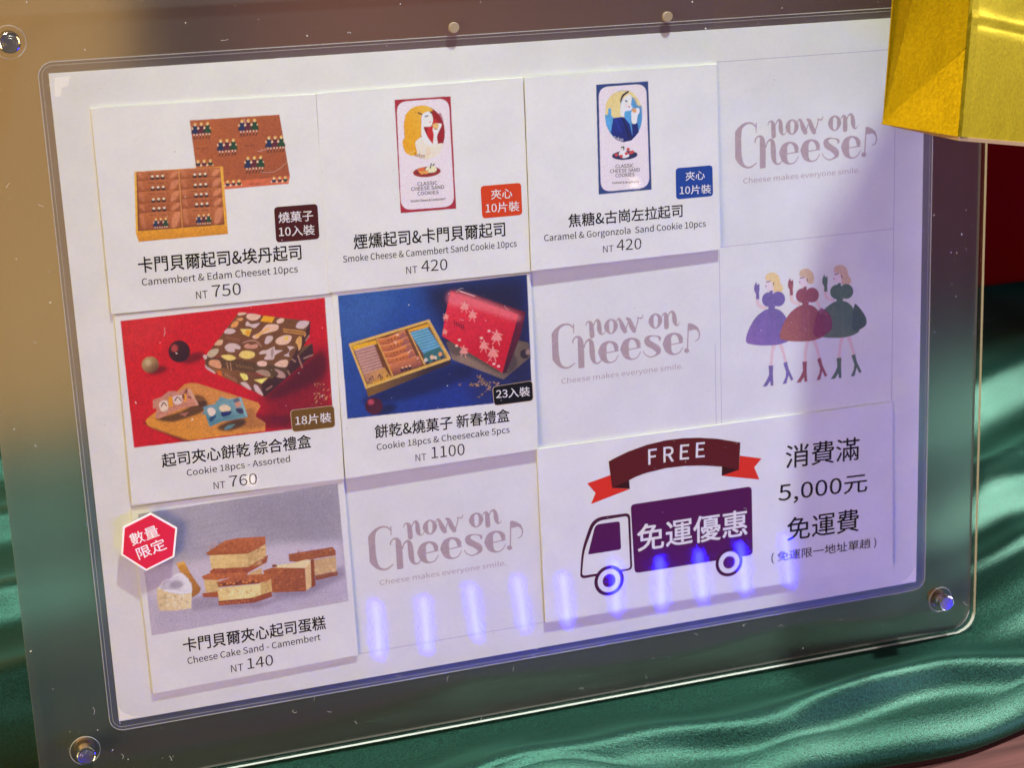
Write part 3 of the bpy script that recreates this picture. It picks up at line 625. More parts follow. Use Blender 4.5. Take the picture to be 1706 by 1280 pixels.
q['hex']=poly(7,[(230,240),(370,320),(355,475),(205,550),(72,465),(82,315)],hz)
z=9
q['ribbon']=[('main',poly(z,[(417,350)]+[(450,332),(520,298),(620,262),(720,238),(820,226),(900,224),(1000,230),(1119,250),(1110,395),(1110,395),(1020,378),(920,372),(820,374),(720,386),(620,410),(560,432),(526,450),(435,490)]),(92,22,30)),
 ('tail',poly(z,[(303,467),(428,422),(435,490),(529,497),(322,577),(347,518)]),(222,48,36)),('tail',poly(z,[(1116,320),(1232,335),(1192,382),(1219,447),(1018,427),(1110,395)]),(218,56,36)),
 ('fold',poly(z,[(435,490),(526,450),(529,496)]),(56,12,20)),('fold',poly(z,[(1020,378),(1110,395),(1018,427)]),(56,12,20))]
def rr(q4,r,z):
    q_=[np.array(a,float) for a in q4];o=[];rs=r if isinstance(r,(list,tuple)) else [r]*4
    n=len(q_);rs=rs if len(rs)==n else [rs[0]]*n
    for i in range(n):
        a,b,c=q_[i-1],q_[i],q_[(i+1)%n];u=(a-b)/np.linalg.norm(a-b);v=(c-b)/np.linalg.norm(c-b)
        for t_ in np.linspace(0,1,7): o.append(tuple(b+u*rs[i]*(1-t_)**2+v*rs[i]*t_**2))
    return poly(z,o)
q['truck']=[('cargo',rr([(533,580),(1178,483),(1182,848),(553,945)],24,z),'plum'),
 ('cab_outline',rr([(330,650),(530,623),(541,925),(262,975),(272,820)],[60,28,22,30,60],z),'plumdark'),
 ('cab_fill',rr([(345,668),(518,640),(530,918),(273,958),(284,830)],[46,18,16,18,50],z),'cream'),
 ('cab_window',rr([(345,685),(475,668),(482,818),(305,845)],[26,14,14,8],z),'plum')]
q['wheels']=[(r2(B(z,(417,983))),round(74*sc(z,(417,983)),2)),(r2(B(z,(1055,887))),round(68*sc(z,(1055,887)),2))]

# ------------------------------------------------------------------ printing: shapes -> a fine mesh with one ink colour per point
STEP = 0.2
def poly_mask(pts, X, Y):
    m = np.zeros(X.shape, bool); n = len(pts)
    for i in range(n):
        x0, y0 = pts[i - 1]; x1, y1 = pts[i]
        if y0 == y1: continue
        c = (y0 > Y) != (y1 > Y)
        m ^= c & (X < (x1 - x0) * (Y - y0) / (y1 - y0) + x0)
    return m
def blur(a, s):
    k = max(1, int(3 * s)); w = np.exp(-.5 * (np.arange(-k, k + 1) / s) ** 2); w /= w.sum()
    for ax in (0, 1):
        p = np.pad(a, [(k, k) if i == ax else (0, 0) for i in (0, 1)], mode='constant'); o = np.zeros_like(a)
        for j, ww in enumerate(w): o += ww * (p[j:j + a.shape[0], :] if ax == 0 else p[:, j:j + a.shape[1]])
        a = o
    return a
def rasterise(L, clip, step=STEP, seed=0):
    P = np.array([a[:2] for l in L for a in l[1]]) if not clip else np.array([a[:2] for a in L[0][1]])
    x0, y0 = P.min(0) - .6; x1, y1 = P.max(0) + .6
    nx, ny = int((x1 - x0) / step) + 2, int((y1 - y0) / step) + 2
    rgb = np.zeros((ny, nx, 3)); al = np.zeros((ny, nx)); cm = None
    for l in L:
        pts = np.array(l[1]); f = l[4]; pad = 3 * f / 2 + .5
        if l[0] == 'k': pad += pts[:, 2].max()
        i0 = max(0, int((pts[:, 0].min() - pad - x0) / step)); i1 = min(nx, int((pts[:, 0].max() + pad - x0) / step) + 2)
        j0 = max(0, int((pts[:, 1].min() - pad - y0) / step)); j1 = min(ny, int((pts[:, 1].max() + pad - y0) / step) + 2)
        if i1 <= i0 or j1 <= j0: continue
        X, Y = np.meshgrid(x0 + step * np.arange(i0, i1), y0 + step * np.arange(j0, j1))
        if l[0] == 'p':
            m = np.zeros(X.shape)
            for a in (-.33, 0, .33):
                for b in (-.33, 0, .33): m += poly_mask(l[1], X + a * step, Y + b * step)
            m /= 9
        else:
            q_ = [tuple(p) for p in pts]
            if len(q_) > 2:                                # smooth the stroke
                o = []
                for i in range(len(q_) - 1):
                    a, b, c, d = (np.array(q_[max(0, min(len(q_) - 1, k))]) for k in (i - 1, i, i + 1, i + 2))
                    for j in range(5):
                        t_ = j / 5; o.append(.5 * ((2 * b) + (c - a) * t_ + (2 * a - 5 * b + 4 * c - d) * t_ * t_ + (3 * b - a - 3 * c + d) * t_ ** 3))
                q_ = o + [np.array(q_[-1])]
            m = np.zeros(X.shape)
            for i in range(len(q_) - 1):
                ax, ay, aw = q_[i]; bx, by, bw_ = q_[i + 1]; dx, dy = bx - ax, by - ay; dd = dx * dx + dy * dy + 1e-12
                tt = np.clip(((X - ax) * dx + (Y - ay) * dy) / dd, 0, 1)
                d = np.hypot(X - ax - tt * dx, Y - ay - tt * dy) - (aw + (bw_ - aw) * tt) / 2
                m = np.maximum(m, np.clip(.5 - d / step, 0, 1))
        if f > 0.05: m = blur(m, f / 2 / step)
        if cm is not None: m = m * cm[j0:j1, i0:i1]
        c0 = np.array(lin(l[2]))
        if l[3]:
            c1 = np.array(lin(l[3][0])); g0 = np.array(l[3][1]); g1 = np.array(l[3][2]); dv = g1 - g0
            tt = np.clip(((X - g0[0]) * dv[0] + (Y - g0[1]) * dv[1]) / (dv @ dv), 0, 1)[..., None]
            col = c0 * (1 - tt) + c1 * tt
        else: col = np.broadcast_to(c0, X.shape + (3,))
        m = m * l[5]; A0 = al[j0:j1, i0:i1]; na = m + A0 * (1 - m)
        rgb[j0:j1, i0:i1] = np.where(na[..., None] > 1e-4, (col * m[..., None] + rgb[j0:j1, i0:i1] * (A0 * (1 - m))[..., None]) / np.maximum(na, 1e-4)[..., None], col)
        al[j0:j1, i0:i1] = na
        if clip and cm is None: cm = al.copy()
    rs = np.random.RandomState(seed)                       # print grain
    g = blur(rs.randn(ny, nx), .8) * 1.6
    g2 = blur(rs.randn(ny, nx), 4) * 3.5
    q1 = 1 - .85 * rgb.min(-1).clip(0, 1) ** .5                       # no grain where hardly any ink
    rgb = np.clip(rgb * (1 + (.15 * g + .10 * g2) * q1)[..., None] * INKGAIN, 0, .84)
    return x0, y0, nx, ny, rgb, al
INKGAIN = 1.08
def art_mesh(name, L, clip, origin, material, step=STEP):
    x0, y0, nx, ny, rgb, al = rasterise(L, clip, step, len(L))
    X, Y = np.meshgrid(x0 + step * np.arange(nx) - origin[0], y0 + step * np.arange(ny) - origin[1])
    idx = np.arange(nx * ny).reshape(ny, nx)
    cell = np.maximum.reduce([al[:-1, :-1], al[1:, :-1], al[:-1, 1:], al[1:, 1:]]) > .004
    F = np.stack([idx[:-1, :-1][cell], idx[:-1, 1:][cell], idx[1:, 1:][cell], idx[1:, :-1][cell]], 1)
    used = np.unique(F); rem = np.full(nx * ny, -1); rem[used] = np.arange(len(used)); F = rem[F]
    co = np.zeros((len(used), 3)); co[:, 0] = X.ravel()[used] / 1000; co[:, 1] = Y.ravel()[used] / 1000
    me = bpy.data.meshes.new(name); me.vertices.add(len(co)); me.vertices.foreach_set('co', co.ravel())
    me.loops.add(F.size); me.loops.foreach_set('vertex_index', F.ravel().astype(np.int32))
    me.polygons.add(len(F)); me.polygons.foreach_set('loop_start', np.arange(0, F.size, 4, dtype=np.int32))
    me.update(calc_edges=True)
    at = me.color_attributes.new('ink', 'FLOAT_COLOR', 'POINT')
    c = np.concatenate([rgb.reshape(-1, 3)[used], al.reshape(-1, 1)[used]], 1)
    at.data.foreach_set('color', c.ravel().astype(np.float32)); me.materials.append(material); return me

# ------------------------------------------------------------------ lettering
FONT = None
try:
    FONT = bpy.data.fonts.load(os.path.join(bpy.utils.system_resource('DATAFILES'), 'fonts', 'Noto Sans CJK Regular.woff2'))
except Exception: FONT = None                             # Blender's own font falls back to the same glyphs
def raw_text(s, weight):
    cu = bpy.data.curves.new('lettering', 'FONT'); cu.body = s; cu.size = 1; cu.offset = weight; cu.resolution_u = 3
    if FONT: cu.font = FONT
    o = bpy.data.objects.new('lettering', cu); COL.objects.link(o)
    dg = bpy.context.evaluated_depsgraph_get(); ev = o.evaluated_get(dg); me = bpy.data.meshes.new_from_object(ev)
    bpy.data.objects.remove(o); bpy.data.curves.remove(cu); return me
_cap = raw_text('H', 0); CAP = max(v.co.y for v in _cap.vertices)
def text_mesh(s, a, b, h, w, material, origin=(0, 0)):
    cjk = any(ord(c) > 0x2e80 for c in s)
    me = raw_text(s, 0.0); co = np.zeros(len(me.vertices) * 3); me.vertices.foreach_get('co', co); co = co.reshape(-1, 3)
    x0, x1 = co[:, 0].min(), co[:, 0].max(); y0, y1 = co[:, 1].min(), co[:, 1].max()
    a = np.array(a); b = np.array(b); L = np.hypot(*(b - a)); d = (b - a) / L; nrm = np.array([-d[1], d[0]])
    X = (co[:, 0] - x0) / (x1 - x0) * L
    Yv = (co[:, 1] - y0) / (y1 - y0) * h if cjk else co[:, 1] * h / CAP
    o = a + X[:, None] * d + Yv[:, None] * nrm - np.array(origin)
    co[:, :2] = o / 1000; co[:, 2] = 0
    me.vertices.foreach_set('co', co.ravel()); me.materials.clear(); me.materials.append(material); me.update()
    if w:                                                # heavier weight: the glyphs again, a hair to the side and above
        bm = bmesh.new(); bm.from_mesh(me)
        sh = h * (.024 if w == 1 else .016) / 1000
        for k, (dx, dy) in enumerate(((sh, 0), (0, sh), (sh, sh))[:3 if w == 1 else 2]):
            m2 = me.copy(); m2.transform(Matrix.Translation((dx, dy, .000004 * (k + 1)))); bm.from_mesh(m2); bpy.data.meshes.remove(m2)
        bm.to_mesh(me); bm.free()
    return me
def flat(layers, origin, z0, dz=.012):
    """several overlapping printed outlines, each a hair above the last"""
    v = []; f = []; mats = []; mi = []
    for i, (pts, m) in enumerate(layers):
        pts = ccw(pts); s = len(v); v += [((p[0] - origin[0]) / 1000, (p[1] - origin[1]) / 1000, (z0 + i * dz) / 1000) for p in pts]
        f.append(tuple(range(s, s + len(pts))))
        if m not in mats: mats.append(m)
        mi.append(mats.index(m))
    return v, f, mats, mi

# ------------------------------------------------------------------ sign holder
H0 = base_matrix()
holder = empty('sign_holder', H0); 
tag(holder, 'clear acrylic screw-together sign holder leaning back on the green satin', 'sign holder')
def hpart(name, me, parent=holder, loc=(0, 0, 0)):
    o = bpy.data.objects.new(name, me); COL.objects.link(o); o.parent = parent; o.location = loc; return o
OUT = rrect(-26.5, -22.5, 321.0, 234.0, 7)
hpart('back_panel', slab('back_panel', OUT, -1.9, -.25, [M_BACK, M_ACEDGE], .5, 2))
hpart('front_panel', slab('front_panel', OUT, 2.3, 3.65, [M_FRONT, M_ACEDGE], .45, 2))
M_SLEEVE = acrylic('clear_sleeve', .4, (.85, .85, .87), haze=.04)
SL = rrect(-2.9, -3.3, 300.8, 213.3, 4.5)
hpart('document_sleeve', slab('document_sleeve', SL, -.24, -.05, [M_SLEEVE, M_ACEDGE]))
def ring(name, outer, inner, z0, z1, material):
    outer = ccw(outer); inner = ccw(inner); n = len(outer); v = []; f = []
    for z in (z0, z1):
        v += [mm(p, z) for p in outer]; v += [mm(p, z) for p in inner]
    for i in range(n):
        j = (i + 1) % n
        f += [(2 * n + i, 2 * n + j, 3 * n + j, 3 * n + i), (j, i, n + i, n + j), (i, j, 2 * n + j, 2 * n + i), (n + j, n + i, 3 * n + i, 3 * n + j)]
    return mesh(name, v, f, material)
M_SEAM = acrylic('pressed_seam', .3, (.9, .9, .9), haze=.32, hazecol=(.9, .88, .85))
hpart('sleeve_seam', ring('sleeve_seam', rrect(-3.1, -3.5, 301, 213.5, 4.7), rrect(-2.8, -3.2, 300.7, 213.2, 4.4), -.04, .10, M_SEAM))
hpart('sleeve_seam', ring('sleeve_seam', rrect(-2.0, -2.3, 299.9, 212.4, 3.5), rrect(-1.85, -2.15, 299.75, 212.25, 3.35), -.04, .02, M_SEAM))
def lathe(name, prof, material, k=40):
    v = []; f = []; mi = []
    for r, z in prof:
        v += [(r * math.cos(2 * math.pi * i / k) / 1000, r * math.sin(2 * math.pi * i / k) / 1000, z / 1000) for i in range(k)]
    for j in range(len(prof) - 1):
        for i in range(k): f.append((j * k + i, j * k + (i + 1) % k, (j + 1) * k + (i + 1) % k, (j + 1) * k + i)); mi.append(0)
    f.append(tuple(range((len(prof) - 1) * k, len(prof) * k))); mi.append(len(material) - 1)
    return mesh(name, v, f, material, mi, False)
cap_me = lathe('screw_cap', [(2.6, 3.66), (2.6, 5.0), (3.0, 5.05), (3.05, 5.3), (3.05, 8.2), (2.95, 8.45), (2.7, 8.55), (2.6, 8.50), (2.0, 8.44), (1.95, 8.48), (1.3, 8.44), (1.25, 8.48), (.5, 8.45)], [M_CHROME, M_CHROMEDARK])
for i in (8, 9, 10, 11, 12):
    for p in list(cap_me.polygons)[i * 40 - 40:i * 40]: p.material_index = 1
wash_me = ring('washer', [(4.9 * math.cos(R(a)), 4.9 * math.sin(R(a))) for a in range(0, 360, 9)], [(4.72 * math.cos(R(a)), 4.72 * math.sin(R(a))) for a in range(0, 360, 9)], 3.66, 3.95, M_SEAM)
spacer_me = lathe('spacer', [(3.3, -.2), (3.3, 2.25), (2.0, 2.26)], [mat('brass_spacer', (.55, .42, .27), .3, .9)])
for i, (u, v) in enumerate(((-10.4, 220), (-11.9, -6.4), (305.4, -7.3), (305.4, 220))):
    s = hpart('screw', cap_me, loc=(u / 1000, v / 1000, 0))
    hpart('washer', wash_me, s); hpart('spacer', spacer_me, s)
dot_me = lathe('tan_dot', [(1.75, 1.2), (1.75, 2.1), (1.5, 2.28)], [mat('tan_dot_matte', (.40, .29, .19), .6)], 24)  # small tan discs between the panels, near the top
for u, v in ((125.7, 216.0), (199.1, 215.2)): hpart('tan_dot', dot_me, loc=(u / 1000, v / 1000, 0))
# the strut behind, hidden by the sheet
hpart('support_leg', mesh('support_leg', [mm(p, z) for z in (-2.0, -75) for p in ((120, -22), (180, -22), (180, 150 if z == -2.0 else -2), (120, 150 if z == -2.0 else -2))],
      [(0, 1, 2, 3), (7, 6, 5, 4), (0, 4, 5, 1), (1, 5, 6, 2), (2, 6, 7, 3), (3, 7, 4, 0)], M_FRONT))
# dust and lint on the front panel
random.seed(11); v = []; f = []
def fleck(x, y, r, a, el, z=3.665):
    s = len(v); k = 5
    for i in range(k):
        t_ = 2 * math.pi * i / k + a; rr = r * random.uniform(.6, 1.2)
        px, py = rr * math.cos(t_) * el, rr * math.sin(t_)
        v.append(mm((x + px * math.cos(a) - py * math.sin(a), y + px * math.sin(a) + py * math.cos(a)), z))
    f.append(tuple(range(s, s + k)))
def hair(x, y, L, a, w=.045, z=3.67):
    c = random.uniform(-.5, .5); px = None
    for i in range(6):
        nx_, ny_ = x + math.cos(a) * L / 6, y + math.sin(a) * L / 6
        dx, dy = -math.sin(a) * w, math.cos(a) * w; s = len(v)
        v.extend([mm((x - dx, y - dy), z), mm((nx_ - dx, ny_ - dy), z), mm((nx_ + dx, ny_ + dy), z), mm((x + dx, y + dy), z)]); f.append((s, s + 1, s + 2, s + 3))
        x, y = nx_, ny_; a += c + random.uniform(-.25, .25)
for i in range(950):
    u, w = random.uniform(-25, 320), random.uniform(-21, 232)
    if random.random() < .45 and 0 < u < 297 and w > 0: continue
    fleck(u, w, random.choice((.07, .09, .12, .15, .24)), random.random() * 3, random.choice((1, 1, 1.8)))
for i in range(70): hair(random.uniform(-25, 320), random.choice((random.uniform(-21, 10), random.uniform(-21, 232), random.uniform(120, 232))), random.uniform(.8, 3.4), random.random() * 6.3)
hair(150, 171, 16, -.15, .03); hair(60, 176, 14, -.2, .03)
M_DUST = acrylic('dust', .5, (.75, .75, .75), haze=.62, hazecol=(.95, .94, .92))
d = hpart('dust', mesh('dust', v, f, M_DUST)); d['kind'] = 'stuff'

# ------------------------------------------------------------------ background sheet
S0 = H0
sheet = empty('printed_sheet', H0 @ Matrix.Translation((0, 0, .00002)))
tag(sheet, 'large white printed sheet inside the holder, pale logos and three dancers in its empty cells', 'sheet')
hpart('paper', slab('paper', [(0, 0), (297, 0), (297, 210), (0, 210)], 0, .25, [M_SHEET, M_EDGE]), sheet)
logo_me = art_mesh('logo', A['logo'].L, False, (0, 0), M_ARTS, .17)
LOGOS = [(0, 0), (68.79, 62.58), (-67.78, -62.08)]
tl = [x for x in TEXTS if x[0] == 0][0]
tag_me = text_mesh(tl[2], tl[3], tl[4], tl[5], tl[7], M_INK['logo'])
for dx, dy in LOGOS:
    hpart('logo', logo_me, sheet, (dx / 1000, dy / 1000, .00027)); hpart('tagline_text', tag_me, sheet, (dx / 1000, dy / 1000, .00028))
hpart('dancers_picture', art_mesh('dancers_picture', A['dancers'].L, False, (0, 0), M_ARTS, .17), sheet, (0, 0, .00027))
gl = []
for (x0, y0, x1, y1) in ((217.4, 199.2, 286, 199.2), (217.4, 136.1, 285.5, 136.1), (285.5, 8.8, 285.5, 199.2), (217.4, 73, 217.4, 136), (215.3, 73, 215.3, 102), (81, 9.3, 148, 9.3)):
    w = .09
    gl.append([(x0 - w, y0 - w), (x1 + w, y0 - w), (x1 + w, y1 + w), (x0 - w, y1 + w)])
for j, g in enumerate(gl):
    v_, f_, m_, i_ = flat([(g, ink('faint_grid_ink', (176, 170, 192)))], (0, 0), .26 + .003 * j)
    hpart('grid_line', mesh('grid_line', v_, f_, m_, i_), sheet)
for pts in ([(1.2, 203), (1.5, 208.6), (6.2, 208.8), (5.2, 206), (3.4, 205.4), (2.8, 203)], [(.3, .3), (.3, 6), (1.2, 3.2), (4.5, 1.0), (7, .4)], [(296.7, .3), (296.7, 6.5), (295.2, 4.2), (293.2, 2.0), (289.8, .4)]):
    hpart('tape_corner', slab('tape_corner', pts, .255, .30, [mat('white_tape', (.92, .9, .86), .35)]), sheet)

# ------------------------------------------------------------------ price cards
LAB = ['price card of the brown gift box at 750, top left of the board',
       'price card of the red-framed cookie pack at 420, top row between two other cards',
       'price card of the navy-framed cookie pack at 420, third in the top row',
       'price card with a red photo of patterned brown boxes, priced 760',
       'price card with a dark blue photo of a red box, priced 1100',
       'price card with a grey photo of cheese cake sandwiches, priced 140',
       'wide free shipping card with a plum truck under a dark red ribbon, lower right']
TILT = [(.38, .05), (.5, .06), (.95, .36), (.6, .1), (1.05, .15), (.38, .05), (.62, .14)]
cards = []
for i, c in enumerate(q_cards):
    o0 = c[0]
    if i == 3: z0 = .30
    lift = .27 + 1.22 * TILT[i][1]
    mw = H0 @ Matrix.Translation((o0[0] / 1000, o0[1] / 1000, lift / 1000)) @ Matrix.Rotation(R(-TILT[i][0]), 4, 'X') @ Matrix.Rotation(R(TILT[i][1]) * (.4 if i == 6 else 1), 4, 'Y')
    r = empty('shipping_card' if i == 6 else 'price_card', mw)
    if i == 6: mw2 = None
    tag(r, LAB[i], 'price card' if i < 6 else 'notice card', 'cards stuck on the printed sheet')
    random.seed(i)                                       # hand-cut, very slightly wavy outline
    pts = []
    for k in range(4):
        a, b = c[k], c[(k + 1) % 4]
        for j in range(14):
            t_ = j / 14; jit = 0 if j == 0 else random.uniform(-.045, .045)
            L_ = math.hypot(b[0] - a[0], b[1] - a[1]); nx_, ny_ = -(b[1] - a[1]) / L_, (b[0] - a[0]) / L_
            pts.append((a[0] + (b[0] - a[0]) * t_ + nx_ * jit - o0[0], a[1] + (b[1] - a[1]) * t_ + ny_ * jit - o0[1]))
    o = hpart('card', slab('card', pts, 0, .55, [M_CARD, M_EDGE], .05), r)
    cards.append((r, o0))
PN = {'gift_box': (0, False), 'package_red': (1, True), 'package_blue': (2, True), 'photo_red': (3, True), 'photo_blue': (4, True), 'photo_cake': (5, True)}
for k, (ci, clip) in PN.items():
    r, o0 = cards[ci]
    hpart('product_picture', art_mesh('product_picture', A[k].L, clip, o0, M_ART, .17 if ci < 3 else .2), r, (0, 0, .00056))
for ci, pts, col, edge in q['badges']:
    r, o0 = cards[ci - 1]; pts = [(p[0] - o0[0], p[1] - o0[1]) for p in pts]
    pts = round_poly(ccw(pts), 1.3); cx = sum(p[0] for p in pts) / len(pts); cy = sum(p[1] for p in pts) / len(pts)
    if edge:
        big = [(cx + (p[0] - cx) * 1.025, cy + (p[1] - cy) * 1.045) for p in pts]
        v_, f_, m_, i_ = flat([(big, ink('badge_outline_ink', edge)), (pts, ink('badge_ink_%d' % ci, col, 1.0))], (0, 0), .575, .012)
    else: v_, f_, m_, i_ = flat([(pts, ink('badge_ink_%d' % ci, col, 1.02))], (0, 0), .58)
    hpart('badge', mesh('badge', v_, f_, m_, i_), r)
for ci, name, s, a, b, h, m, w in TEXTS:
    if 1 <= ci <= 7:
        r, o0 = cards[ci - 1]
        zz = {'badge_text': .615, 'package_text': .59, 'truck_text': .66, 'ribbon_text': .66}.get(name, .57)
        hpart(name, text_mesh(s, a, b, h, w, M_INK[m], o0), r, (0, 0, zz / 1000))
# truck and ribbon
r, o0 = cards[6]
lay = [(pts, M_INK[m]) for n_, pts, m in q['truck']]
lay = [(([p for j, p in enumerate(pts) if math.hypot(p[0] - pts[j - 1][0], p[1] - pts[j - 1][1]) > 1e-4]), m) for pts, m in lay]
for (cx, cy), rr in q['wheels']:
    for k, m in ((1.0, 'plumdark'), (.77, 'cream'), (.44, 'plum')):
        lay.append(([(cx + rr * k * math.cos(R(a)), cy + rr * k * math.sin(R(a))) for a in range(0, 360, 8)], M_INK[m]))
v_, f_, m_, i_ = flat(lay, o0, .565, .008); hpart('truck_picture', mesh('truck_picture', v_, f_, m_, i_), r)
lay = []
for n_, pts, col in sorted(q['ribbon'], key=lambda a: ('tail', 'fold', 'main').index(a[0])):
    pts = [p for j, p in enumerate(pts) if math.hypot(p[0] - pts[j - 1][0], p[1] - pts[j - 1][1]) > 1e-4]
    lay.append((pts, ink('ribbon_%s_ink' % n_, col, 1.0)))
v_, f_, m_, i_ = flat(lay, o0, .565, .01); hpart('ribbon_picture', mesh('ribbon_picture', v_, f_, m_, i_), r)

# ------------------------------------------------------------------ hexagon sticker on the outside of the front panel
hx = q['hex']; cx = sum(p[0] for p in hx) / 6; cy = sum(p[1] for p in hx) / 6
st = empty('hexagon_sticker', H0 @ Matrix.Translation((cx / 1000, cy / 1000, .00368)))
tag(st, 'small red hexagon sticker with white rim on the glossy front panel', 'sticker')
rel = [(p[0] - cx, p[1] - cy) for p in hx]
hpart('sticker_base', slab('sticker_base', rel, 0, .3, [mat('white_sticker', (.86, .82, .82), .45)]), st)
v_, f_, m_, i_ = flat([([(x * .93, y * .93) for x, y in rel], mat('red_sticker', lin((206, 30, 52)), .45))], (0, 0), .31)
hpart('red_face', mesh('red_face', v_, f_, m_, i_), st)
for ci, name, s, a, b, h, m, w in TEXTS:
    if ci == 8: hpart(name, text_mesh(s, a, b, h, w, M_INK[m], (cx, cy)), st, (0, 0, .00033))

# ------------------------------------------------------------------ gold paper bag hanging in front
gold = mat('gold_foil_paper', (.5, .36, .003), .46, .92); nt = gold.node_tree; b_ = nt.nodes['Principled BSDF']
n1 = noise(nt, 900, 4, .7); n2 = noise(nt, 30, 3, .5)
r1 = ramp(nt, n1.outputs[0], .3, (.34, .24, .002), .7, (.48, .355, .004)); nt.links.new(r1.outputs[0], b_.inputs['Base Color'])
b0_ = bump(nt, n1.outputs[0], .22, .0004, b_)
n3 = noise(nt, 30, 2, .5, distort=.2); b1_ = nt.nodes.new('ShaderNodeBump'); b1_.inputs['Strength'].default_value = .4; b1_.inputs['Distance'].default_value = .002
nt.links.new(n3.outputs[0], b1_.inputs['Height']); nt.links.new(b1_.outputs[0], b0_.inputs['Normal'])
inner = mat('brown_bag_board', (.30, .17, .07), .8)
bag = empty('gold_paper_bag', Matrix.Translation((.2542, -.0338, .2188)))
KB = .93
tag(bag, 'gold foil paper bag hanging over the top right corner of the sign', 'bag')
BA = Vector((-13.4, 24, -3.2)) * KB; BB = Vector((0, 0, 0)); BE = Vector((104, 53, -34)) * KB; BD = BE + BA
UP = Vector((4, 13, 46)).normalized(); HT = 138
wp = lambda p: tuple(x / 1000 for x in p)
def panel(name, pts, thick=.35, m=gold, seed=0, sub=None):
    pts = [Vector(p) for p in pts]; n = (pts[1] - pts[0]).cross(pts[2] - pts[0]).normalized() * thick; k = len(pts)
    v = [wp(p) for p in pts] + [wp(p - n) for p in pts]
    f = [tuple(range(k)), tuple(range(2 * k - 1, k - 1, -1))] + [(i, k + i, k + (i + 1) % k, (i + 1) % k) for i in range(k)]
    return hpart(name, mesh(name, v, f, m), bag)
BM_ = BB + UP * 26
IN = (BE.normalized() * 5.0)
A0 = BA + UP * HT + IN; B0 = BB + UP * HT
panel('gusset_panel', [BA, BM_, B0, A0])
panel('gusset_fold', [BA + UP * .2 + Vector((-1.2, -.8, 0)), BB, BM_ - UP * .2], .3)
# front face: a strip grid with the horizontal crease and small dents
nxg, nzg = 60, 110; v = []; f = []
random.seed(3)
fn = BE.cross(UP).normalized()
for j in range(nzg + 1):
    h = HT * j / nzg
    for i in range(nxg + 1):
        s = i / nxg; p = BB + BE * s + UP * h; d = 0
        dc = h - 35.8 + s * 2
        d += .45 * math.exp(-(dc / .7) ** 2) - .5 * math.exp(-((dc + 1.8) / 1.1) ** 2)
        d -= 1.1 * (1 / (1 + math.exp(-(dc) / 1.5)))
        d += .5 * math.exp(-((i - 9 - 4 * math.sin(h * .05)) / 5) ** 2) * math.exp(-((h - 41) / 6) ** 2)
        d += .25 * math.sin(s * 9 + h * .03) * math.sin(h * .07)
        v.append(wp(p + fn * (d * min(1, s * 12))))
for j in range(nzg):
    for i in range(nxg):
        a = j * (nxg + 1) + i; f.append((a, a + 1, a + nxg + 2, a + nxg + 1))
me = mesh('front_panel', v, f, gold, None, True)
o = hpart('front_panel', me, bag)
if fn.y > 0: fn = -fn
# glued seam strip along the front edge
v = []; f = []; random.seed(9)
for j in range(60):
    h = HT * j / 59; w = 5.6 + .25 * math.sin(j * .7) + random.uniform(-.12, .12); l = random.uniform(-.14, .05)
    dc = h - 35.8
    e = .55 + (.9 * math.exp(-(dc / .9) ** 2)) - 1.6 / (1 + math.exp(-dc / 1.5)) * .6
    v += [wp(BB + UP * h + fn * .1 + BE.normalized() * l), wp(BB + BE.normalized() * 1.0 + UP * h + fn * (.5 + max(0, e) * .4)), wp(BB + BE.normalized() * w + UP * h + fn * max(.35, e)), wp(BB + BE.normalized() * (w + .15) + UP * h + fn * -.3)]
for j in range(59):
    for i in range(3): a = j * 4 + i; f.append((a, a + 1, a + 5, a + 4))
hpart('glued_seam', mesh('glued_seam', v, f, gold, None, False), bag)
panel('bottom_panel', [BB - UP * 1.2 + fn * .3, BA - UP * .4, BD - UP * .4, BE - UP * 1.2 + fn * .3], 1.2, inner)
panel('back_panel', [BD, BA, BA + UP * HT, BD + UP * HT]); panel('far_gusset', [BE, BD, BD + UP * HT, BE + UP * HT])
loop = []
for sgn in (0,):
    v = []; f = []; k = 8
    P0 = BB + BE * .25 + UP * (HT - 6) + fn * 1; P1 = BB + BE * .75 + UP * (HT - 6) + fn * 1
    N = 24
    for i in range(N + 1):
        t_ = i / N; c = P0.lerp(P1, t_) + UP * (70 * math.sin(math.pi * t_) ** .7)
        for a in range(k): v.append(wp(c + fn * 1.6 * math.cos(2 * math.pi * a / k) + BE.normalized() * 1.6 * math.sin(2 * math.pi * a / k)))
    for i in range(N):
        for a in range(k): f.append((i * k + a, i * k + (a + 1) % k, (i + 1) * k + (a + 1) % k, (i + 1) * k + a))
    hpart('handle', mesh('handle', v, f, mat('gold_cord', (.6, .4, .08), .6), None, True), bag)

# ------------------------------------------------------------------ table, satin cloth and what stands behind
wood = mat('reddish_wood', (.12, .035, .035), .65, **{'Specular IOR Level': .2}); nt = wood.node_tree; b_ = nt.nodes['Principled BSDF']
tc = nt.nodes.new('ShaderNodeTexCoord'); mp = nt.nodes.new('ShaderNodeMapping'); mp.inputs['Scale'].default_value = (6, 160, 20); mp.inputs['Rotation'].default_value = (0, 0, R(-7))
nt.links.new(tc.outputs['Object'], mp.inputs[0]); nz = nt.nodes.new('ShaderNodeTexNoise'); nz.inputs['Scale'].default_value = 2; nz.inputs['Detail'].default_value = 7
nt.links.new(mp.outputs[0], nz.inputs['Vector']); rp = ramp(nt, nz.outputs[0], .3, (.045, .012, .012), .72, (.11, .036, .034)); nt.links.new(rp.outputs[0], b_.inputs['Base Color'])
bump(nt, nz.outputs[0], .2, .0005, b_)
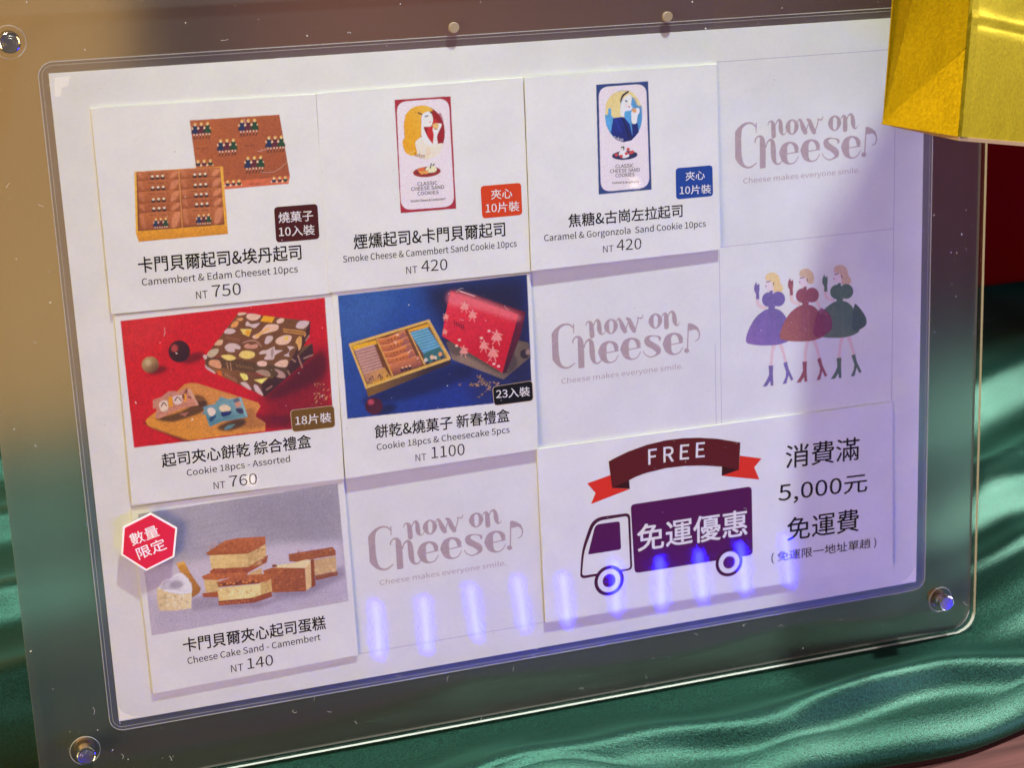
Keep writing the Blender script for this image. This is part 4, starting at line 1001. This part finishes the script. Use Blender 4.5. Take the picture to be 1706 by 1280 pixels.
def box(name, x0, x1, y0, y1, z0, z1, m, bev=.003):
    bm = bmesh.new(); bmesh.ops.create_cube(bm, size=1)
    for v in bm.verts: v.co = Vector(((v.co.x) * (x1 - x0), v.co.y * (y1 - y0), v.co.z * (z1 - z0)))
    if bev: bmesh.ops.bevel(bm, geom=bm.edges[:], offset=bev, segments=2, affect='EDGES', profile=.5)
    me = bpy.data.meshes.new(name); bm.to_mesh(me); bm.free(); me.materials.append(m)
    o = bpy.data.objects.new(name, me); COL.objects.link(o); o.location = ((x0 + x1) / 2, (y0 + y1) / 2, (z0 + z1) / 2); return o
tb = box('table_top', -1.5, 1.9, -.20, 1.1, -.052, -.012, wood); tag(tb, kind='structure')
satin = mat('green_satin', (.01, .1, .07), .36, .7, Anisotropic=.6); nt = satin.node_tree; b_ = nt.nodes['Principled BSDF']
b_.inputs['Sheen Weight'].default_value = .12; b_.inputs['Sheen Tint'].default_value = (.3, .9, .7, 1)
n1 = noise(nt, 1400, 3, .7); n2 = noise(nt, 14, 3, .5); r1 = ramp(nt, n1.outputs[0], .32, (.003, .020, .014), .7, (.016, .085, .061)); nt.links.new(r1.outputs[0], b_.inputs['Base Color'])
rr_ = ramp(nt, n1.outputs[0], .3, (.34,) * 3, .7, (.48,) * 3); nt.links.new(rr_.outputs[0], b_.inputs['Roughness'])
bump(nt, n1.outputs[0], .35, .0005, b_)
# folds: (x0, y0, x1, y1, half width, height), millimetres
FOLDS = [(-200, -46, 150, -34, 12, 6), (130, -36, 255, -27, 9, 6.5), (235, -26, 440, -34, 10, 7.5),  (250, 8, 420, 30, 14, 5), (330, 60, 520, 110, 22, 12), (360, 130, 560, 215, 26, 14),
         (330, -2, 460, 22, 10, 4), (330, 30, 470, 58, 9, 5), (380, 90, 560, 150, 12, 7), (-200, 40, -20, 62, 14, 9), (-200, 88, 0, 118, 16, 11), (-220, 135, 10, 175, 15, 9), (-260, 195, 30, 215, 13, 6), (-30, 70, 120, 60, 20, 6), (150, 80, 330, 90, 25, 7), (60, 150, 300, 180, 30, 9), (-400, -20, -60, -6, 18, 7)]
def foldz(X, Y):
    Z = 1.1 * np.sin(X * .017 + Y * .03) + .8 * np.sin(X * .041 - Y * .05 + 1) + .35 * np.sin(X * .13 + Y * .05)
    for x0, y0, x1, y1, w, h in FOLDS:
        dx, dy = x1 - x0, y1 - y0; L = math.hypot(dx, dy); t_ = ((X - x0) * dx + (Y - y0) * dy) / L
        d = ((Y - y0) * dx - (X - x0) * dy) / L + 4.0 * np.sin(t_ * .035 + x0) + 1.5 * np.sin(t_ * .09)
        e = 1 / (1 + np.exp(-(t_ + 10) / 16)) * 1 / (1 + np.exp((t_ - L - 10) / 16))
        dd = d / w; Z += h * e * np.where(dd > 0, np.exp(-dd ** 2 * 1.1), np.exp(-dd ** 2 * 2.6))
    rs = np.random.RandomState(4)                        # small sharp creases
    for i in range(90):
        x0, y0 = rs.uniform(-160, 540), rs.uniform(-45, 240); a = rs.normal(.12, .35); L = rs.uniform(25, 90); w = rs.uniform(2.2, 5); h = rs.uniform(.3, 1.1) * (1 if rs.rand() > .35 else -1) * (.35 if y0 < 10 else 1)
        dx, dy = math.cos(a), math.sin(a); t_ = (X - x0) * dx + (Y - y0) * dy; d = (Y - y0) * dx - (X - x0) * dy + 3 * np.sin(t_ * .045 + i)
        Z += h * np.exp(-np.abs(d / w) ** 1.5) * np.exp(-((t_ - L / 2) / (L / 2)) ** 4)
    return Z
xs = np.concatenate([np.arange(-900, -120, 9), np.arange(-120, 560, 1.9), np.arange(560, 1300, 9)])
tv = np.concatenate([np.linspace(-1, 0, 26)[:-1], np.arange(0, 420, 1.9), np.arange(420, 1000, 10)])
X, T_ = np.meshgrid(xs, tv)
edge = -35 + 6 * np.sin(X * .021 + .4) + 2.5 * np.sin(X * .06) - .035 * (X - 150) * (X > 150)
bl_ = 1 / (1 + np.exp((X - 95) / 22)); edge = edge * (1 - bl_) + bl_ * (-52 + 3 * np.sin(X * .03) - .1 * (120 - X).clip(0, 200))
Y = edge + T_.clip(0); Z = foldz(X, Y)
near = np.exp(-((X - 150) / 195) ** 6) * np.exp(-((Y - 4) / 19) ** 4)          # pressed flat under the holder
Z = Z * (1 - .93 * near)
Z0 = Z.copy(); hem = T_ < 0
roll = np.clip(-T_, 0, 1); ztop = Z[25:26, :]
ang = roll * math.pi * .62
Yh = edge - 13 * np.sin(ang) ; Zh = (ztop + 11) * (np.cos(ang) * .5 + .5) - 11 + 0 * X
Y = np.where(hem, Yh - 0 * X, Y); Z = np.where(hem, Zh - 2.2 * roll, Z)
Z = np.maximum(Z, -11.3)
co = np.stack([X, Y, Z - .6], -1).reshape(-1, 3) / 1000; ny_, nx_ = X.shape; idx = np.arange(nx_ * ny_).reshape(ny_, nx_)
F = np.stack([idx[:-1, :-1], idx[:-1, 1:], idx[1:, 1:], idx[1:, :-1]], -1).reshape(-1, 4)
me = bpy.data.meshes.new('satin_tablecloth'); me.vertices.add(len(co)); me.vertices.foreach_set('co', co.ravel()); me.loops.add(F.size)
me.loops.foreach_set('vertex_index', F.ravel().astype(np.int32)); me.polygons.add(len(F)); me.polygons.foreach_set('loop_start', np.arange(0, F.size, 4, dtype=np.int32))
me.polygons.foreach_set('use_smooth', [True] * len(F)); me.update(calc_edges=True); me.materials.append(satin)
cl = bpy.data.objects.new('satin_tablecloth', me); COL.objects.link(cl)
tag(cl, 'shiny green satin cloth lying in soft folds under the sign', 'tablecloth')
M_FOIL = mat('gold_foil_box', (.75, .50, .24), .42, .4)
brown = mat('brown_backdrop_cloth', (.12, .06, .04), .8); nt = brown.node_tree
nn = noise(nt, 3, 3, .5); rp = ramp(nt, nn.outputs[0], .35, (.13, .038, .02), .7, (.22, .075, .045)); nt.links.new(rp.outputs[0], nt.nodes['Principled BSDF'].inputs['Base Color'])
w_ = box('back_wall', -1.5, 1.9, .62, .66, -.05, 1.4, brown, 0); tag(w_, kind='structure')
def gift(name, label, x0, x1, y0, y1, z1, m, m2, z0=.002):
    e = empty(name, Matrix.Translation(((x0 + x1) / 2, (y0 + y1) / 2, z0))); tag(e, label, 'box')
    a = box('box_body', x0, x1, y0, y1, z0, z1 * .72, m, .002); c = box('box_lid', x0 - .002, x1 + .002, y0 - .002, y1 + .002, z1 * .72 + .001, z1, m2, .002)
    for o in (a, c): o.location = Vector(o.location) - e.matrix_world.translation; o.parent = e
    return e
gift('gift_box', 'tall gold foil box standing behind the left edge of the sign', -.30, .045, .226, .36, .44, M_FOIL, M_FOIL)
redm = mat('dark_red_board', (.17, .0008, .001), .9, **{'Specular IOR Level': .05})
gift('gift_box', 'dark red box standing on the satin behind the right edge of the sign', .405, .80, .262, .42, .40, redm, redm)
brm = mat('brown_carton', (.19, .06, .032), .7)
gift('carton', 'brown carton standing behind the sign between the gold and the red box', .055, .395, .29, .45, .42, brm, brm)

# ------------------------------------------------------------------ blue light tubes and bulbs on the table in front, mirrored in the front panel
def emis(name, c, s):
    m = mat(name, (0, 0, 0), .4); b = m.node_tree.nodes['Principled BSDF']; b.inputs['Emission Color'].default_value = (*c, 1); b.inputs['Emission Strength'].default_value = s; return m
CU, CV, CN = -36.02, 247.5, -537.3
def mirrored(u, v, n):
    k = (n - CN) / (3.65 - CN); return bw(CU + (u - CU) * k, CV + (v - CV) * k, n)
M_LED = emis('blue_led', (.004, .006, 1.0), 400)
M_LEDC = mat('led_holder', (.05, .05, .06), .5)
led_t = None
for i, (u, v) in enumerate([(87.7, 16.0), (104.6, 15.3), (122.0, 15.6), (138.9, 14.6), (155.7, 15.6), (174.2, 17.1), (191.2, 16.5), (207.2, 17.4), (224.3, 18.1), (242.0, 17.6)]):
    rl = random.Random(i + 3); a = Vector(mirrored(u + rl.uniform(-.5, 1.5), 8.5 + rl.uniform(-1, 1.5), 600)); b = Vector(mirrored(u - rl.uniform(-.6, 1.6), 27 + rl.uniform(-3, 3), 600)); r_ = 2.3
    e = empty('blue_light_tube', Matrix.Translation(a) ); tag(e, '%s small blue light tube from the left, standing in front of the sign' % ('first second third fourth fifth sixth seventh eighth ninth tenth'.split()[i]), 'light', 'row of blue light tubes in front of the sign')
    if led_t is None:
        L_ = (b - a).length * 1000
        led_t = lathe('tube', [(.3, 0), (r_, .5), (r_, L_ - .5), (.3, L_)], [M_LED], 16); led_b = lathe('socket', [(4, -6), (4, -.5), (1, -.4)], [M_LEDC], 16)
    rot = (b - a).to_track_quat('Z', 'Y')
    for n_, me_ in (('tube', led_t), ('socket', led_b)):
        o = hpart(n_, me_, e); o.rotation_euler = rot.to_euler()
M_BULB = emis('warm_bulb', (1, .82, .6), 5)
bulb = lathe('bulb', [(.3, -5)] + [(5 * math.cos(R(a)), 5 * math.sin(R(a))) for a in range(-75, 80, 15)] + [(.3, 5)], [M_BULB], 20); sock = lathe('socket', [(2.5, 4.6), (2.5, 12), (.5, 12.2)], [M_LEDC], 16)
for i, (u, v) in enumerate([(185.5, 161.5), (49.3, 76.8), (138.5, -9.9)]):
    e = empty('string_light_bulb', Matrix.Translation(mirrored(u, v, 900))); tag(e, ('small warm string light bulb mirrored low in the package of the navy card', 'small warm string light bulb mirrored in the 760 price', 'small warm string light bulb mirrored right of the lower pale logo')[i], 'light', 'bulbs hanging in front of the sign')
    hpart('bulb', bulb, e); hpart('socket', sock, e)
